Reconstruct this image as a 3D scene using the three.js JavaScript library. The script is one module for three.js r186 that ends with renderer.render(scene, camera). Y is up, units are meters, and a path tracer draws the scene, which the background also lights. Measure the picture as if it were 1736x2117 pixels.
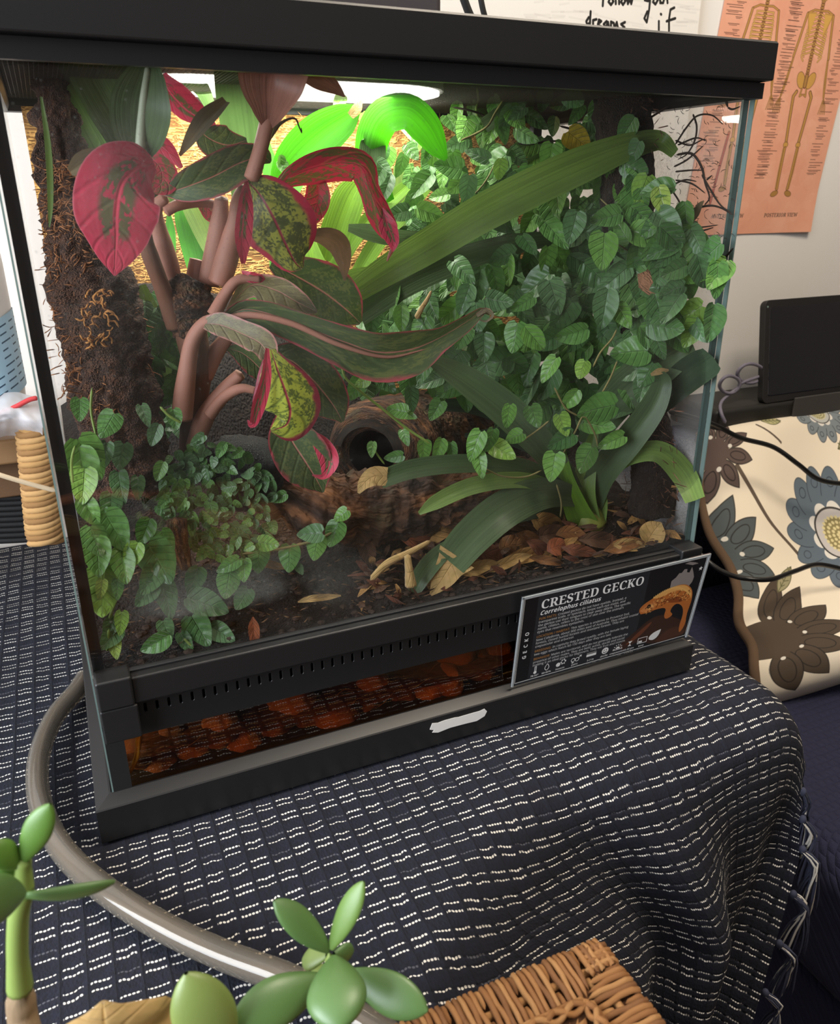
import * as THREE from 'three';
import { RoundedBoxGeometry } from 'three/addons/geometries/RoundedBoxGeometry.js';
import { mergeGeometries, mergeVertices } from 'three/addons/utils/BufferGeometryUtils.js';
import { RectAreaLightUniformsLib } from 'three/addons/lights/RectAreaLightUniformsLib.js';

// ---------------------------------------------------------------- camera, light, exposure
const V = (x, y, z) => new THREE.Vector3(x, y, z);
const FOCAL = 1633, CX = 868, CY = 1058.5;
const EYE = V(0.036871, 0.46482226, 0.5655899);
const RIGHT = V(0.912953, -0.004212, 0.408043).normalize();       // camera axes, found from the box's vanishing points
const LOOK = V(0.376668, -0.375936, -0.846636); LOOK.addScaledVector(RIGHT, -LOOK.dot(RIGHT)).normalize();
const UP = RIGHT.clone().cross(LOOK).normalize();
const scene = new THREE.Scene();
const camera = new THREE.PerspectiveCamera(2 * Math.atan(CY / FOCAL) * 180 / Math.PI, 1736 / 2117, 0.02, 30);
camera.position.copy(EYE);
camera.quaternion.setFromRotationMatrix(new THREE.Matrix4().makeBasis(RIGHT, UP, LOOK.clone().negate()));
camera.focus = 0.78; camera.userData.fStop = 14;
const renderer = new THREE.WebGLRenderer({ antialias: true });
renderer.toneMapping = THREE.LinearToneMapping;
renderer.toneMappingExposure = 1.0;
renderer.shadowMap.enabled = true;
RectAreaLightUniformsLib.init();
scene.background = new THREE.Color(0.55, 0.68, 0.9);
function areaLight(color, intensity, w, h, at, to) {
  const l = new THREE.RectAreaLight(color, intensity, w, h);
  l.position.copy(at); l.lookAt(to); scene.add(l); return l;
}
const CEIL = V(1.0, 1.86, 0.32), WIN = V(-1.27, 0.75, 0.55);
const CEIL_I = 19, WIN_I = 15, LAMP_I = 26;
areaLight(new THREE.Color(1, 0.87, 0.70), CEIL_I, 0.7, 0.7, CEIL, V(1.0, 0, 0.32));
areaLight(new THREE.Color(0.86, 0.92, 1), WIN_I, 1.3, 1.1, WIN, V(1, 0.75, 0.55));
areaLight(new THREE.Color(1, 0.98, 0.90), LAMP_I, 0.30, 0.12, V(0.265, 0.5462, -0.255), V(0.265, 0, -0.255));

// ---------------------------------------------------------------- helpers
let seed = 12345;
const rnd = () => { seed = (seed * 1664525 + 1013904223) >>> 0; return seed / 4294967296; };
const rr = (a, b) => a + (b - a) * rnd();
const clamp = (x, a = 0, b = 1) => Math.min(b, Math.max(a, x));
const sm = (a, b, x) => { const t = clamp((x - a) / (b - a)); return t * t * (3 - 2 * t); };
const lerp = (a, b, t) => a + (b - a) * t;
const rayOf = (px, py) => LOOK.clone().addScaledVector(RIGHT, (px - CX) / FOCAL).addScaledVector(UP, -(py - CY) / FOCAL);
let boxed = false;                                           // while true, points are kept between the panes
const P = (px, py, z) => {
  const d = rayOf(px, py), at = s => EYE.clone().addScaledVector(d, s), p = at((z - EYE.z) / d.z);
  if (boxed && p.x > 0.594) p.copy(at((0.594 - EYE.x) / d.x));
  if (boxed && p.x < 0.026 && d.x < 0) { const q = at((0.026 - EYE.x) / d.x); if (q.z < -0.02) p.copy(q); }
  return p;
};     // where the photo's pixel stands on the plane z
const PY = (px, py, y) => { const d = rayOf(px, py); return EYE.clone().addScaledVector(d, (y - EYE.y) / d.y); };
const PX = (px, py, x) => { const d = rayOf(px, py); return EYE.clone().addScaledVector(d, (x - EYE.x) / d.x); };
const PD = (px, py, d) => EYE.clone().addScaledVector(rayOf(px, py), d);
const depthOf = p => p.clone().sub(EYE).dot(LOOK);
function hash(x, y, s = 0) { let h = (x * 374761393 + y * 668265263 + s * 1442695041) | 0; h = Math.imul(h ^ (h >>> 13), 1274126177); return ((h ^ (h >>> 16)) >>> 0) / 4294967296; }
function vnoise(x, y, p = 0, s = 0) {
  const xi = Math.floor(x), yi = Math.floor(y), fx = x - xi, fy = y - yi, w = t => t * t * (3 - 2 * t), m = v => p ? ((v % p) + p) % p : v;
  const a = hash(m(xi), m(yi), s), b = hash(m(xi + 1), m(yi), s), c = hash(m(xi), m(yi + 1), s), d = hash(m(xi + 1), m(yi + 1), s);
  return lerp(lerp(a, b, w(fx)), lerp(c, d, w(fx)), w(fy));
}
function fbm(x, y, p = 0, s = 0, o = 4) { let v = 0, a = 0.5, n = 0; for (let i = 0; i < o; i++) { v += a * vnoise(x, y, p, s + i); n += a; a *= 0.5; x *= 2; y *= 2; p *= 2; } return v / n; }
function noise3(p, f, s = 0) { return (fbm(p.x * f + 31, p.y * f + 17, 0, s, 3) + fbm(p.y * f + 5, p.z * f + 41, 0, s + 7, 3) + fbm(p.z * f + 11, p.x * f + 23, 0, s + 13, 3)) / 3; }
function tex(w, h, fn, srgb = true, rep = true) {
  const d = new Uint8Array(w * h * 4);
  for (let j = 0; j < h; j++) for (let i = 0; i < w; i++) {
    const c = fn((i + 0.5) / w, (j + 0.5) / h), k = (j * w + i) * 4, g = typeof c === 'number';
    d[k] = clamp(g ? c : c[0], 0, 1) * 255; d[k + 1] = clamp(g ? c : c[1], 0, 1) * 255; d[k + 2] = clamp(g ? c : c[2], 0, 1) * 255; d[k + 3] = 255;
  }
  const t = new THREE.DataTexture(d, w, h, THREE.RGBAFormat);
  t.magFilter = THREE.LinearFilter; t.minFilter = THREE.LinearMipmapLinearFilter; t.generateMipmaps = true;
  if (rep) t.wrapS = t.wrapT = THREE.RepeatWrapping;
  if (srgb) t.colorSpace = THREE.SRGBColorSpace;
  t.needsUpdate = true; return t;
}
function canvasTex(w, h, draw) {
  const c = document.createElement('canvas'); c.width = w; c.height = h;
  draw(c.getContext('2d'), w, h);
  const t = new THREE.CanvasTexture(c); t.colorSpace = THREE.SRGBColorSpace; t.anisotropy = 8; return t;
}
const mix3 = (a, b, t) => [lerp(a[0], b[0], t), lerp(a[1], b[1], t), lerp(a[2], b[2], t)];
const S = (r, g, b) => new THREE.Color().setRGB(r / 255, g / 255, b / 255, THREE.SRGBColorSpace);
const std = (o) => new THREE.MeshStandardMaterial(o);
const phys = (o) => new THREE.MeshPhysicalMaterial(o);
const used = {};
const numbered = n => { used[n] = (used[n] ?? -1) + 1; return used[n] ? `${n}_${String(used[n]).padStart(3, '0')}` : n; };
function tag(o, label, category, group) { o.userData.label = label; o.userData.category = category; if (group) o.userData.group = group; return o; }
function thing(name, label, category, at, group) {
  const o = new THREE.Group(); o.name = numbered(name); o.position.copy(at); scene.add(o); return tag(o, label, category, group);
}
// geometry in world coordinates becomes a mesh under its parent (shift only; no parent is turned)
const worldAt = o => { const p = V(0, 0, 0); for (; o && o !== scene; o = o.parent) p.add(o.position); return p; };
function add(name, geo, mat, parent = scene, label) {
  if (Array.isArray(geo)) geo = merge(geo);
  const w = worldAt(parent), m = new THREE.Mesh(geo, mat);
  m.name = parent === scene ? numbered(name) : name;
  if (parent === scene) { geo.computeBoundingBox(); const b = geo.boundingBox, c = V((b.min.x + b.max.x) / 2, b.min.y, (b.min.z + b.max.z) / 2); geo.translate(-c.x, -c.y, -c.z); m.position.copy(c); }
  else geo.translate(-w.x, -w.y, -w.z);
  m.castShadow = m.receiveShadow = true; if (label) m.userData.label = label;
  parent.add(m); return m;
}
const struct = (n, g, m) => { const o = add(n, g, m); o.userData.kind = 'structure'; return o; };
function merge(list) {
  const l = list.map(g => { const q = g.index ? g.toNonIndexed() : g.clone(); for (const k of Object.keys(q.attributes)) if (!['position', 'normal', 'uv'].includes(k)) q.deleteAttribute(k); return q; });
  return mergeGeometries(l);
}
function box(x0, x1, y0, y1, z0, z1, r = 0) {
  const w = x1 - x0, h = y1 - y0, d = z1 - z0;
  const g = r ? new RoundedBoxGeometry(w, h, d, 3, Math.min(r, w / 2.01, h / 2.01, d / 2.01)) : new THREE.BoxGeometry(w, h, d);
  return g.translate((x0 + x1) / 2, (y0 + y1) / 2, (z0 + z1) / 2);
}
// a profile of [inset, y] carried round a rectangle with mitred corners
function ring(x0, x1, z0, z1, prof, closed = false) {
  const pos = [], L = prof.map(([i, y]) => [[x0 + i, y, z1 - i], [x1 - i, y, z1 - i], [x1 - i, y, z0 + i], [x0 + i, y, z0 + i]]);
  const n = prof.length, quad = (a, b, c, d) => pos.push(...a, ...b, ...c, ...a, ...c, ...d);
  for (let k = 0; k < (closed ? n : n - 1); k++) for (let c = 0; c < 4; c++) quad(L[k][c], L[k][(c + 1) % 4], L[(k + 1) % n][(c + 1) % 4], L[(k + 1) % n][c]);
  const g = new THREE.BufferGeometry(); g.setAttribute('position', new THREE.Float32BufferAttribute(pos, 3));
  g.setAttribute('uv', new THREE.Float32BufferAttribute(new Float32Array(pos.length / 3 * 2), 2)); g.computeVertexNormals(); return g;
}
// tube through world points; radius number or list along the tube
function tube(pts, r, seg = 24, rad = 8, cap = true) {
  const curve = new THREE.CatmullRomCurve3(pts, false, 'centripetal');
  const g = new THREE.TubeGeometry(curve, seg, 1, rad, false), pos = g.attributes.position, rs = Array.isArray(r) ? r : [r, r];
  for (let i = 0; i <= seg; i++) {
    const t = i / seg, c = curve.getPointAt(t), f = t * (rs.length - 1), k = Math.min(rs.length - 2, Math.floor(f)), R = lerp(rs[k], rs[k + 1], f - k) * (cap && (i === 0 || i === seg) ? 0.02 : 1);
    for (let j = 0; j <= rad; j++) { const q = i * (rad + 1) + j; pos.setXYZ(q, c.x + (pos.getX(q) - c.x) * R, c.y + (pos.getY(q) - c.y) * R, c.z + (pos.getZ(q) - c.z) * R); }
  }
  g.computeVertexNormals();
  const n = g.attributes.normal;                     // no crease where the tube closes on itself
  for (let i = 0; i <= seg; i++) { const a = i * (rad + 1), b = a + rad, v = V(n.getX(a) + n.getX(b), n.getY(a) + n.getY(b), n.getZ(a) + n.getZ(b)).normalize(); n.setXYZ(a, v.x, v.y, v.z); n.setXYZ(b, v.x, v.y, v.z); }
  return g;
}
function grid(nu, nv, fn) {           // fn(u, v) -> Vector3, uv optional as [p, U, V]
  const pos = [], uv = [], idx = [];
  for (let j = 0; j <= nv; j++) for (let i = 0; i <= nu; i++) {
    const r = fn(i / nu, j / nv), p = r.isVector3 ? r : r[0]; pos.push(p.x, p.y, p.z); uv.push(...(r.isVector3 ? [i / nu, j / nv] : [r[1], r[2]]));
  }
  for (let j = 0; j < nv; j++) for (let i = 0; i < nu; i++) { const a = j * (nu + 1) + i, b = a + 1, c = a + nu + 1, d = c + 1; idx.push(a, b, d, a, d, c); }
  const g = new THREE.BufferGeometry(); g.setAttribute('position', new THREE.Float32BufferAttribute(pos, 3)); g.setAttribute('uv', new THREE.Float32BufferAttribute(uv, 2)); g.setIndex(idx); g.computeVertexNormals(); return g;
}
// long blade: spine of [px, py, z, width in px]; fold > 0 is a gutter, roll turns the blade about its spine
function blade(pts, o = {}) {
  const { roll = 0, twist = 0, fold = 0.15, cup = 0, wave = 0, nv = 26, nu = 8, up = null } = o;
  const ps = pts.map(q => q[0].isVector3 ? q[0] : P(q[0], q[1], q[2])), ws = pts.map((q, i) => q[3] * depthOf(ps[i]) / FOCAL);
  const curve = new THREE.CatmullRomCurve3(ps, false, 'centripetal'), seedv = o.seed ?? rr(0, 99);
  const wcurve = new THREE.CatmullRomCurve3(ws.map((w, i) => V(i, w, 0)), false, 'centripetal');
  const fr = [];
  for (let j = 0; j <= nv; j++) {
    const t = j / nv, c = curve.getPoint(t), T = curve.getTangent(t), w = Math.max(0.0004, wcurve.getPoint(t).y);
    const view = up ?? EYE.clone().sub(c).normalize();
    const s = T.clone().cross(view).normalize().applyAxisAngle(T, (roll + twist * t) * Math.PI / 180), n = s.clone().cross(T).normalize();
    fr.push([c, s, n, w]);
  }
  return grid(nu, nv, (u, v) => {
    const [c, s, n, w] = fr[Math.round(v * nv)], a = (u - 0.5) * 2;
    const h = fold * Math.abs(a) * w * 0.5 + cup * a * a * w * 0.5 + wave * w * Math.abs(a) * Math.sin(v * 17 + seedv + (a > 0 ? 2 : 0)) * 0.3;
    return c.clone().addScaledVector(s, a * w * 0.5).addScaledVector(n, h);
  });
}
const pxTube = (pts, r, seg, rad) => tube(pts.map(q => P(q[0], q[1], q[2])), r, seg ?? 5 * pts.length, rad ?? 7);

// ---------------------------------------------------------------- materials
const grain = tex(256, 256, (u, v) => 0.45 + 0.3 * fbm(u * 8, v * 8, 8, 3) + 0.25 * hash(u * 256 | 0, v * 256 | 0, 5), false);
const rep = (t, a, b) => { const c = t.clone(); c.repeat.set(a, b); c.needsUpdate = true; return c; };
const M = {};
M.wall = std({ color: new THREE.Color(0.79, 0.755, 0.71), roughness: 0.95, bumpMap: rep(grain, 6, 4), bumpScale: 0.0006 });
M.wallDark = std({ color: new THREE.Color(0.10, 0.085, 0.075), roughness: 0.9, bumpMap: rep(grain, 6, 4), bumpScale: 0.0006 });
M.floor = std({ color: new THREE.Color(0.10, 0.075, 0.055), roughness: 0.6 });
M.black = std({ color: S(26, 25, 25), roughness: 0.42, bumpMap: rep(grain, 3, 3), bumpScale: 0.00012 });
M.blackSoft = std({ color: S(24, 23, 23), roughness: 0.6 });
M.silicone = std({ color: S(20, 20, 21), roughness: 0.35 });
M.glass = phys({ color: 0xffffff, transmission: 1, thickness: 0, roughness: 0, ior: 1.5 });
M.amber = phys({ color: new THREE.Color(0.93, 0.70, 0.42), transmission: 1, thickness: 0, roughness: 0, ior: 1.45 });
M.glassEdge = phys({ color: S(112, 132, 126), roughness: 0.15, clearcoat: 1, clearcoatRoughness: 0.1 });
M.white = std({ color: S(222, 218, 212), roughness: 0.85 });
M.lampGlow = std({ color: 0xffffff, emissive: new THREE.Color(1, 0.99, 0.94), emissiveIntensity: 6, roughness: 0.5 });
M.meshWire = std({ color: S(58, 54, 46), roughness: 0.5, metalness: 0.3 });

// ---------------------------------------------------------------- room
const X0 = -1.3, X1 = 2.35, Y0 = -0.72, Y1 = 1.9, Z0 = -0.72, Z1 = 2.6, TH = 0.1;
struct('wall_back', box(X0 - TH, X1 + TH, Y0 - TH, Y1 + TH, Z0 - TH, Z0), M.wall);
struct('wall_right', box(X1, X1 + TH, Y0 - TH, Y1 + TH, Z0, Z1), M.wallDark);
struct('wall_front', box(X0 - TH, X1 + TH, Y0 - TH, Y1 + TH, Z1, Z1 + TH), M.wallDark);
struct('wall_left', [box(X0 - TH, X0, Y0 - TH, 0.2, Z0, Z1), box(X0 - TH, X0, 1.3, Y1 + TH, Z0, Z1), box(X0 - TH, X0, 0.2, 1.3, Z0, -0.1), box(X0 - TH, X0, 0.2, 1.3, 1.2, Z1)], M.wall);
struct('floor', box(X0, X1, Y0 - TH, Y0, Z0, Z1), M.floor);
struct('ceiling', box(X0, X1, Y1, Y1 + TH, Z0, Z1), M.wall);
{
  const w = thing('window_1', 'white framed window in the left wall', 'window', V(X0, 0.2, 0.55)); w.userData.kind = 'structure'; delete w.userData.category;
  const fx = X0 - 0.06, bars = [];
  for (const z of [-0.1, 0.53, 1.16]) bars.push(box(fx - 0.02, fx + 0.02, 0.2, 1.3, z, z + 0.04));
  for (const y of [0.2, 1.26]) bars.push(box(fx - 0.02, fx + 0.02, y, y + 0.04, -0.1, 1.2));
  add('frame', bars, M.white, w); add('pane', box(fx - 0.003, fx + 0.003, 0.22, 1.28, -0.08, 1.18), M.glass, w);
}
{
  const l = thing('ceiling_light', 'square white ceiling light panel', 'ceiling light', V(CEIL.x, Y1, CEIL.z));
  add('frame', ring(CEIL.x - 0.39, CEIL.x + 0.39, CEIL.z - 0.39, CEIL.z + 0.39, [[0, Y1], [0, Y1 - 0.03], [0.03, Y1 - 0.03], [0.03, Y1]], true), M.white, l);
  add('diffuser', box(CEIL.x - 0.36, CEIL.x + 0.36, Y1 - 0.02, Y1 - 0.005, CEIL.z - 0.36, CEIL.z + 0.36), std({ color: 0xffffff, emissive: new THREE.Color(1, 0.87, 0.7), emissiveIntensity: 2.5 }), l);
}

// ---------------------------------------------------------------- terrarium: glass box on a black base
const GX0 = 0.0155, GX1 = 0.6095, GZ = -0.012, BZ = -0.36, GT = 0.005, SCREEN = 0.5475;
const terra = thing('terrarium', 'glass terrarium with black plastic frame standing on the striped blanket', 'terrarium', V(0.309, -0.035, -0.18));
add('base_frame', ring(0, 0.6184, BZ - 0.014, 0, [[0.004, -0.035], [0, -0.033], [0, -0.001], [0.001, 0], [0.0115, 0.0055], [0.013, 0.0055], [0.013, -0.02]]), M.black, terra, 'black base frame with a bevelled rim');
add('base_tray', box(0.013, 0.606, -0.030, -0.002, BZ, -0.013), M.blackSoft, terra);
for (const [n, x0, x1, z0, z1, y0] of [['front_pane', GX0, GX1, GZ - GT, GZ, 0.116], ['side_pane', GX0, GX0 + GT, BZ, GZ - GT, 0.0], ['side_pane', GX1 - GT, GX1, BZ, GZ - GT, 0.0], ['back_pane', GX0 + GT, GX1 - GT, BZ, BZ + GT, 0.0]])
  add(n, box(x0, x1, y0, 0.548, z0, z1), M.glass, terra);
add('pane_edge', box(GX0 - 0.0012, GX0, 0.0, 0.548, GZ - GT, GZ), M.glassEdge, terra);
add('pane_edge', box(GX1, GX1 + 0.0012, 0.116, 0.548, GZ - GT, GZ), M.glassEdge, terra);
add('silicone_seam', box(GX0 + 0.0012, GX0 + 0.0095, 0.0, 0.545, GZ - GT - 0.004, GZ - GT - 0.0002), M.silicone, terra, 'black silicone seam down the left edge');
add('silicone_seam', box(GX1 - 0.0065, GX1 - 0.0004, 0.10, 0.545, GZ - GT - 0.003, GZ - GT - 0.0002), std({ color: S(74, 92, 88), roughness: 0.3 }), terra);
add('silicone_seam', box(GX1 - 0.016, GX1 - GT, 0.0, 0.545, BZ + GT, BZ + 0.018), M.silicone, terra);
// lower front: window on the drainage layer, strip of vents, rail that carries the glass
add('lower_window', box(0.030, 0.59, 0.005, 0.066, GZ - GT - 0.001, GZ - 0.001), M.amber, terra, 'amber-stained lower window');
add('corner_post', box(GX0, 0.030, 0.004, 0.066, GZ - 0.006, GZ), M.blackSoft, terra);
add('corner_post', box(0.585, 0.606, 0.004, 0.115, GZ - 0.008, GZ), M.blackSoft, terra);
{
  const sh = new THREE.Shape([[0.042, 0.056], [0.585, 0.056], [0.585, 0.0915], [0.042, 0.0915]].map(a => new THREE.Vector2(...a)));
  for (let x = 0.0485; x < 0.58; x += 0.0093) {
    const h = new THREE.Path(); h.moveTo(x, 0.0775); h.absarc(x + 0.0014, 0.0775, 0.0014, Math.PI, 0, false); h.lineTo(x + 0.0028, 0.0838); h.absarc(x + 0.0014, 0.0838, 0.0014, 0, Math.PI, false); h.lineTo(x, 0.0775); sh.holes.push(h);
  }
  add('vent_strip', new THREE.ExtrudeGeometry(sh, { depth: 0.003, bevelEnabled: true, bevelSize: 0.0003, bevelThickness: 0.0003, bevelSegments: 1, curveSegments: 4 }).translate(0, 0, GZ - 0.001), M.black, terra, 'black strip pierced by a row of small vent slots');
  add('vent_backing', box(0.042, 0.585, 0.06, 0.0915, GZ - 0.006, GZ - 0.004), M.blackSoft, terra);
}
add('front_rail', box(0.042, 0.585, 0.0925, 0.1165, GZ - 0.006, 0.0005, 0.002), M.black, terra);
add('rail_lip', box(0.042, 0.585, 0.1165, 0.1185, GZ - 0.0005, GZ + 0.004, 0.0008), M.blackSoft, terra);
add('corner_block', box(0.0165, 0.043, 0.0935, 0.1195, GZ - 0.006, 0.0035, 0.002), M.black, terra);
add('corner_block', box(0.582, 0.609, 0.092, 0.1215, GZ - 0.012, 0.0035, 0.002), M.black, terra);
add('hinge_block', box(0.0165, 0.0445, 0.0625, 0.0930, GZ - 0.006, 0.0025, 0.0015), M.black, terra);
add('top_trim', ring(GX0 - 0.003, 0.6105, BZ - 0.004, GZ + 0.008, [[0.0095, 0.537], [0, 0.5365], [0, 0.5485], [0.012, 0.5485], [0.012, 0.542], [0.0095, 0.537]]), M.black, terra);
{
  const w = [];
  for (let x = 0.028; x < 0.592; x += 0.0032) w.push(box(x - 0.0001, x + 0.0001, SCREEN - 0.0001, SCREEN + 0.0001, BZ + 0.012, GZ - 0.008));
  for (let z = BZ + 0.014; z < GZ - 0.01; z += 0.0032) w.push(box(0.026, 0.592, SCREEN - 0.0001, SCREEN + 0.0001, z - 0.0001, z + 0.0001));
  const s = add('mesh_screen', w, M.meshWire, terra, 'fine wire mesh screen in the roof'); s.userData.kind = 'stuff';
}
{ // torn paper left of an old sticker on the front of the base
  const o = [[888, 1506], [893, 1493], [905, 1492], [918, 1487], [940, 1481], [948, 1480], [975, 1472], [990, 1468], [1001, 1463], [1006, 1468], [1001, 1478], [985, 1488], [960, 1494], [930, 1502], [905, 1512], [893, 1512], [897, 1507]].map(q => { const p = P(q[0], q[1] + 2, 0); return new THREE.Vector2(p.x, clamp(p.y, -0.034, -0.0015)); });
  add('torn_sticker', new THREE.ExtrudeGeometry(new THREE.Shape(o), { depth: 0.0004, bevelEnabled: false }).translate(0, 0, 0.0001), M.white, terra, 'torn scrap of white sticker on the base');
}
// mineral spots and fog where the photograph shows them on the panes
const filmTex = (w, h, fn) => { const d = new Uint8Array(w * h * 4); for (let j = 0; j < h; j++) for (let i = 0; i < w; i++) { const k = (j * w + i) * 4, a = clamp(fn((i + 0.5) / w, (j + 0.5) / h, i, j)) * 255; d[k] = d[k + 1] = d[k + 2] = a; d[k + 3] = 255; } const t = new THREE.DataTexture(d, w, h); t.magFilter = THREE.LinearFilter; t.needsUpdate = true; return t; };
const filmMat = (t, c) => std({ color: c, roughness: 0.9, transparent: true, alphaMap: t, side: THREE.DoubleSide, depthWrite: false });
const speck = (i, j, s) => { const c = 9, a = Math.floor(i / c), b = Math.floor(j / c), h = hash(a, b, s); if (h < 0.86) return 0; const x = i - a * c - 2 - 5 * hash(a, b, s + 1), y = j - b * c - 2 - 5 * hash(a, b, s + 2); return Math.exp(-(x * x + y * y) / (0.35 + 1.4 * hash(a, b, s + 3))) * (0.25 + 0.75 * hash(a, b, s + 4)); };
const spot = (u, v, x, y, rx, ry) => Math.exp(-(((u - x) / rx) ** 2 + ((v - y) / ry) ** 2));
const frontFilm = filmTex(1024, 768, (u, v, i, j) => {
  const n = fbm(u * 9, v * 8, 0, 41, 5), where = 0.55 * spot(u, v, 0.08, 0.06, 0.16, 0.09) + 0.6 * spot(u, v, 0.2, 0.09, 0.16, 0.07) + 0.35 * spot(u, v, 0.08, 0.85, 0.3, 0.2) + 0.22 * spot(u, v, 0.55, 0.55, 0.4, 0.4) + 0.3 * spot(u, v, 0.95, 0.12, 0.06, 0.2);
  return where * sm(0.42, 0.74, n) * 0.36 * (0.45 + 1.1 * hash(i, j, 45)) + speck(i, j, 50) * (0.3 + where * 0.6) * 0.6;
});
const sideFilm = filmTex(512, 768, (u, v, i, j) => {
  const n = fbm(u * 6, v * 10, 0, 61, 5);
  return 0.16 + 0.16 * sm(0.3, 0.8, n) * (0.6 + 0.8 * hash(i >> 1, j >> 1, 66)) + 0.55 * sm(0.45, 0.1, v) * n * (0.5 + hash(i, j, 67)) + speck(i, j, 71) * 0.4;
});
const flat = (nu, nv, a, b, c) => grid(nu, nv, (u, v) => a.clone().addScaledVector(b, u).addScaledVector(c, v));
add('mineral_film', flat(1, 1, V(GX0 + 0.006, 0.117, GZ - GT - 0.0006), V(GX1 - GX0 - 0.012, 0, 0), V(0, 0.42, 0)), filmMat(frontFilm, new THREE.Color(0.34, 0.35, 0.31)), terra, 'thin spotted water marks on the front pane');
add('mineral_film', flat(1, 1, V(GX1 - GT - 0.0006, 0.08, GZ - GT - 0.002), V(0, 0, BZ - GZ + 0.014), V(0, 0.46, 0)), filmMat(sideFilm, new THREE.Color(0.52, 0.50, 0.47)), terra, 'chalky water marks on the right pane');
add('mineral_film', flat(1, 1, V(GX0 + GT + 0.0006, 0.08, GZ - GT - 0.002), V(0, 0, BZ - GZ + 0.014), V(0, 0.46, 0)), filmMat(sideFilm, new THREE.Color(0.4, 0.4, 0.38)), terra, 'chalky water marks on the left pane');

// hood with its lamp
const hood = thing('terrarium_hood', 'long matte black hood lying on top of the terrarium', 'hood', V(0.305, 0.549, -0.18));
add('shell', ring(-0.006, 0.6115, BZ - 0.008, 0.004, [[0.003, 0.549], [0.0005, 0.5495], [0, 0.5505], [0, 0.5765], [0.001, 0.578], [0.3, 0.578]]), M.black, hood);
add('inner_lip', ring(0.0, 0.605, BZ - 0.002, -0.002, [[0, 0.5492], [0.02, 0.5492], [0.02, 0.556]]), M.blackSoft, hood);
{
  const l = thing('lamp_panel', 'long white glowing lamp panel with rounded end above the mesh', 'lamp', V(0.265, 0.5525, -0.26));
  const stad = (x0, x1, z0, z1, y, h, inset) => { const r = (z1 - z0) / 2 - inset, s = new THREE.Shape(); s.absarc(x1 - r - inset, 0, r, -Math.PI / 2, Math.PI / 2, false); s.absarc(x0 + r + inset, 0, r, Math.PI / 2, Math.PI * 1.5, false); return new THREE.ExtrudeGeometry(s, { depth: h, bevelEnabled: false, curveSegments: 16 }).rotateX(Math.PI / 2).translate(0, y, (z0 + z1) / 2); };
  add('housing', stad(0.105, 0.425, -0.337, -0.185, 0.572, 0.016, 0), M.white, l);
  add('diffuser', stad(0.105, 0.425, -0.337, -0.185, 0.556, 0.003, 0.004), M.lampGlow, l);
}
{
  const b = P(915, 22, -0.11), f = thing('control_box', 'dark grey box standing on the hood', 'box', V(b.x - 0.12, 0.578, -0.2));
  add('case', box(b.x - 0.26, b.x, 0.578, 0.68, -0.28, -0.11, 0.006), std({ color: S(66, 60, 62), roughness: 0.5 }), f);
  add('lid_seam', box(b.x - 0.261, b.x + 0.001, 0.66, 0.663, -0.281, -0.109), M.blackSoft, f);
}
for (const [x0, y0, x1, y1, x2, y2, n] of [[940, -60, 955, -12, 985, 60, 'thicker black cable running down behind the hood in front of the whiteboard'], [985, -70, 992, -12, 1010, 60, 'thinner black cable right of the thicker one behind the hood']])
  tag(add('cable', pxTube([[x0, y0, -0.40], [x1, y1, -0.40], [(x1 + x2) / 2 - 2, (y1 + y2) / 2, -0.40], [x2, y2, -0.40]], n[4] === 'k' ? 0.0048 : 0.0035), M.blackSoft), n, 'cable');

// ---------------------------------------------------------------- striped blanket over the low table
const TY = -0.0355;
const blanketTex = tex(1024, 1024, (u, v, ) => {
  const NC = 6, NR = 8, cx = u * NC, cy = v * NR, col = Math.floor(cx), row = Math.floor(cy), fx = cx - col, fy = cy - row;
  const wob = 0.05 * (vnoise(u * 24, row, 24, 4) - 0.5) * 2, jit = hash(col, row, 8);
  let a = 0;
  for (const [c, k] of [[0.28, 0], [0.62, 1]]) {
    const d = Math.abs(fy - c - wob), bead = 0.55 + 0.45 * Math.sin(fx * 6.283 * 6.5 + jit * 9 + k * 2), thick = (0.040 + 0.028 * hash(col, row, 20 + k)) * (0.55 + 0.5 * bead);
    const run = sm(0.08, 0.13, fx) * (1 - sm(0.9 - 0.1 * jit, 0.97 - 0.1 * jit, fx));
    a = Math.max(a, (1 - sm(thick * 0.6, thick, d)) * run * sm(0.1, 0.35, bead) * (k && jit < 0.2 ? 0.3 : 1));
  }
  const th = hash(u * 512 | 0, v * 340 | 0, 2) * 0.3 + 0.7 * fbm(u * 60, v * 60, 60, 5, 2), edge = sm(0, 0.06, fx) * (1 - sm(0.94, 1, fx));
  return mix3(mix3([0.030, 0.036, 0.070], [0.085, 0.098, 0.175], th * (0.5 + 0.5 * edge)), [0.88, 0.86, 0.82], a);
});
const blanketBump = tex(512, 512, (u, v) => {
  const cx = u * 6, cy = v * 8, fx = cx - Math.floor(cx), fy = cy - Math.floor(cy);
  const pill = Math.pow(Math.sin(fx * Math.PI), 0.4) * 0.5 + 0.25 * Math.sin(fy * Math.PI) + 0.25 * fbm(u * 80, v * 80, 80, 9, 2);
  const w = Math.max(Math.exp(-(((fy - 0.28) / 0.06) ** 2)), Math.exp(-(((fy - 0.62) / 0.06) ** 2)));
  return pill * 0.7 + 0.3 * w;
}, false);
M.blanket = std({ map: blanketTex, bumpMap: blanketBump, bumpScale: 0.0022, roughness: 0.95, side: THREE.DoubleSide });
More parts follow.
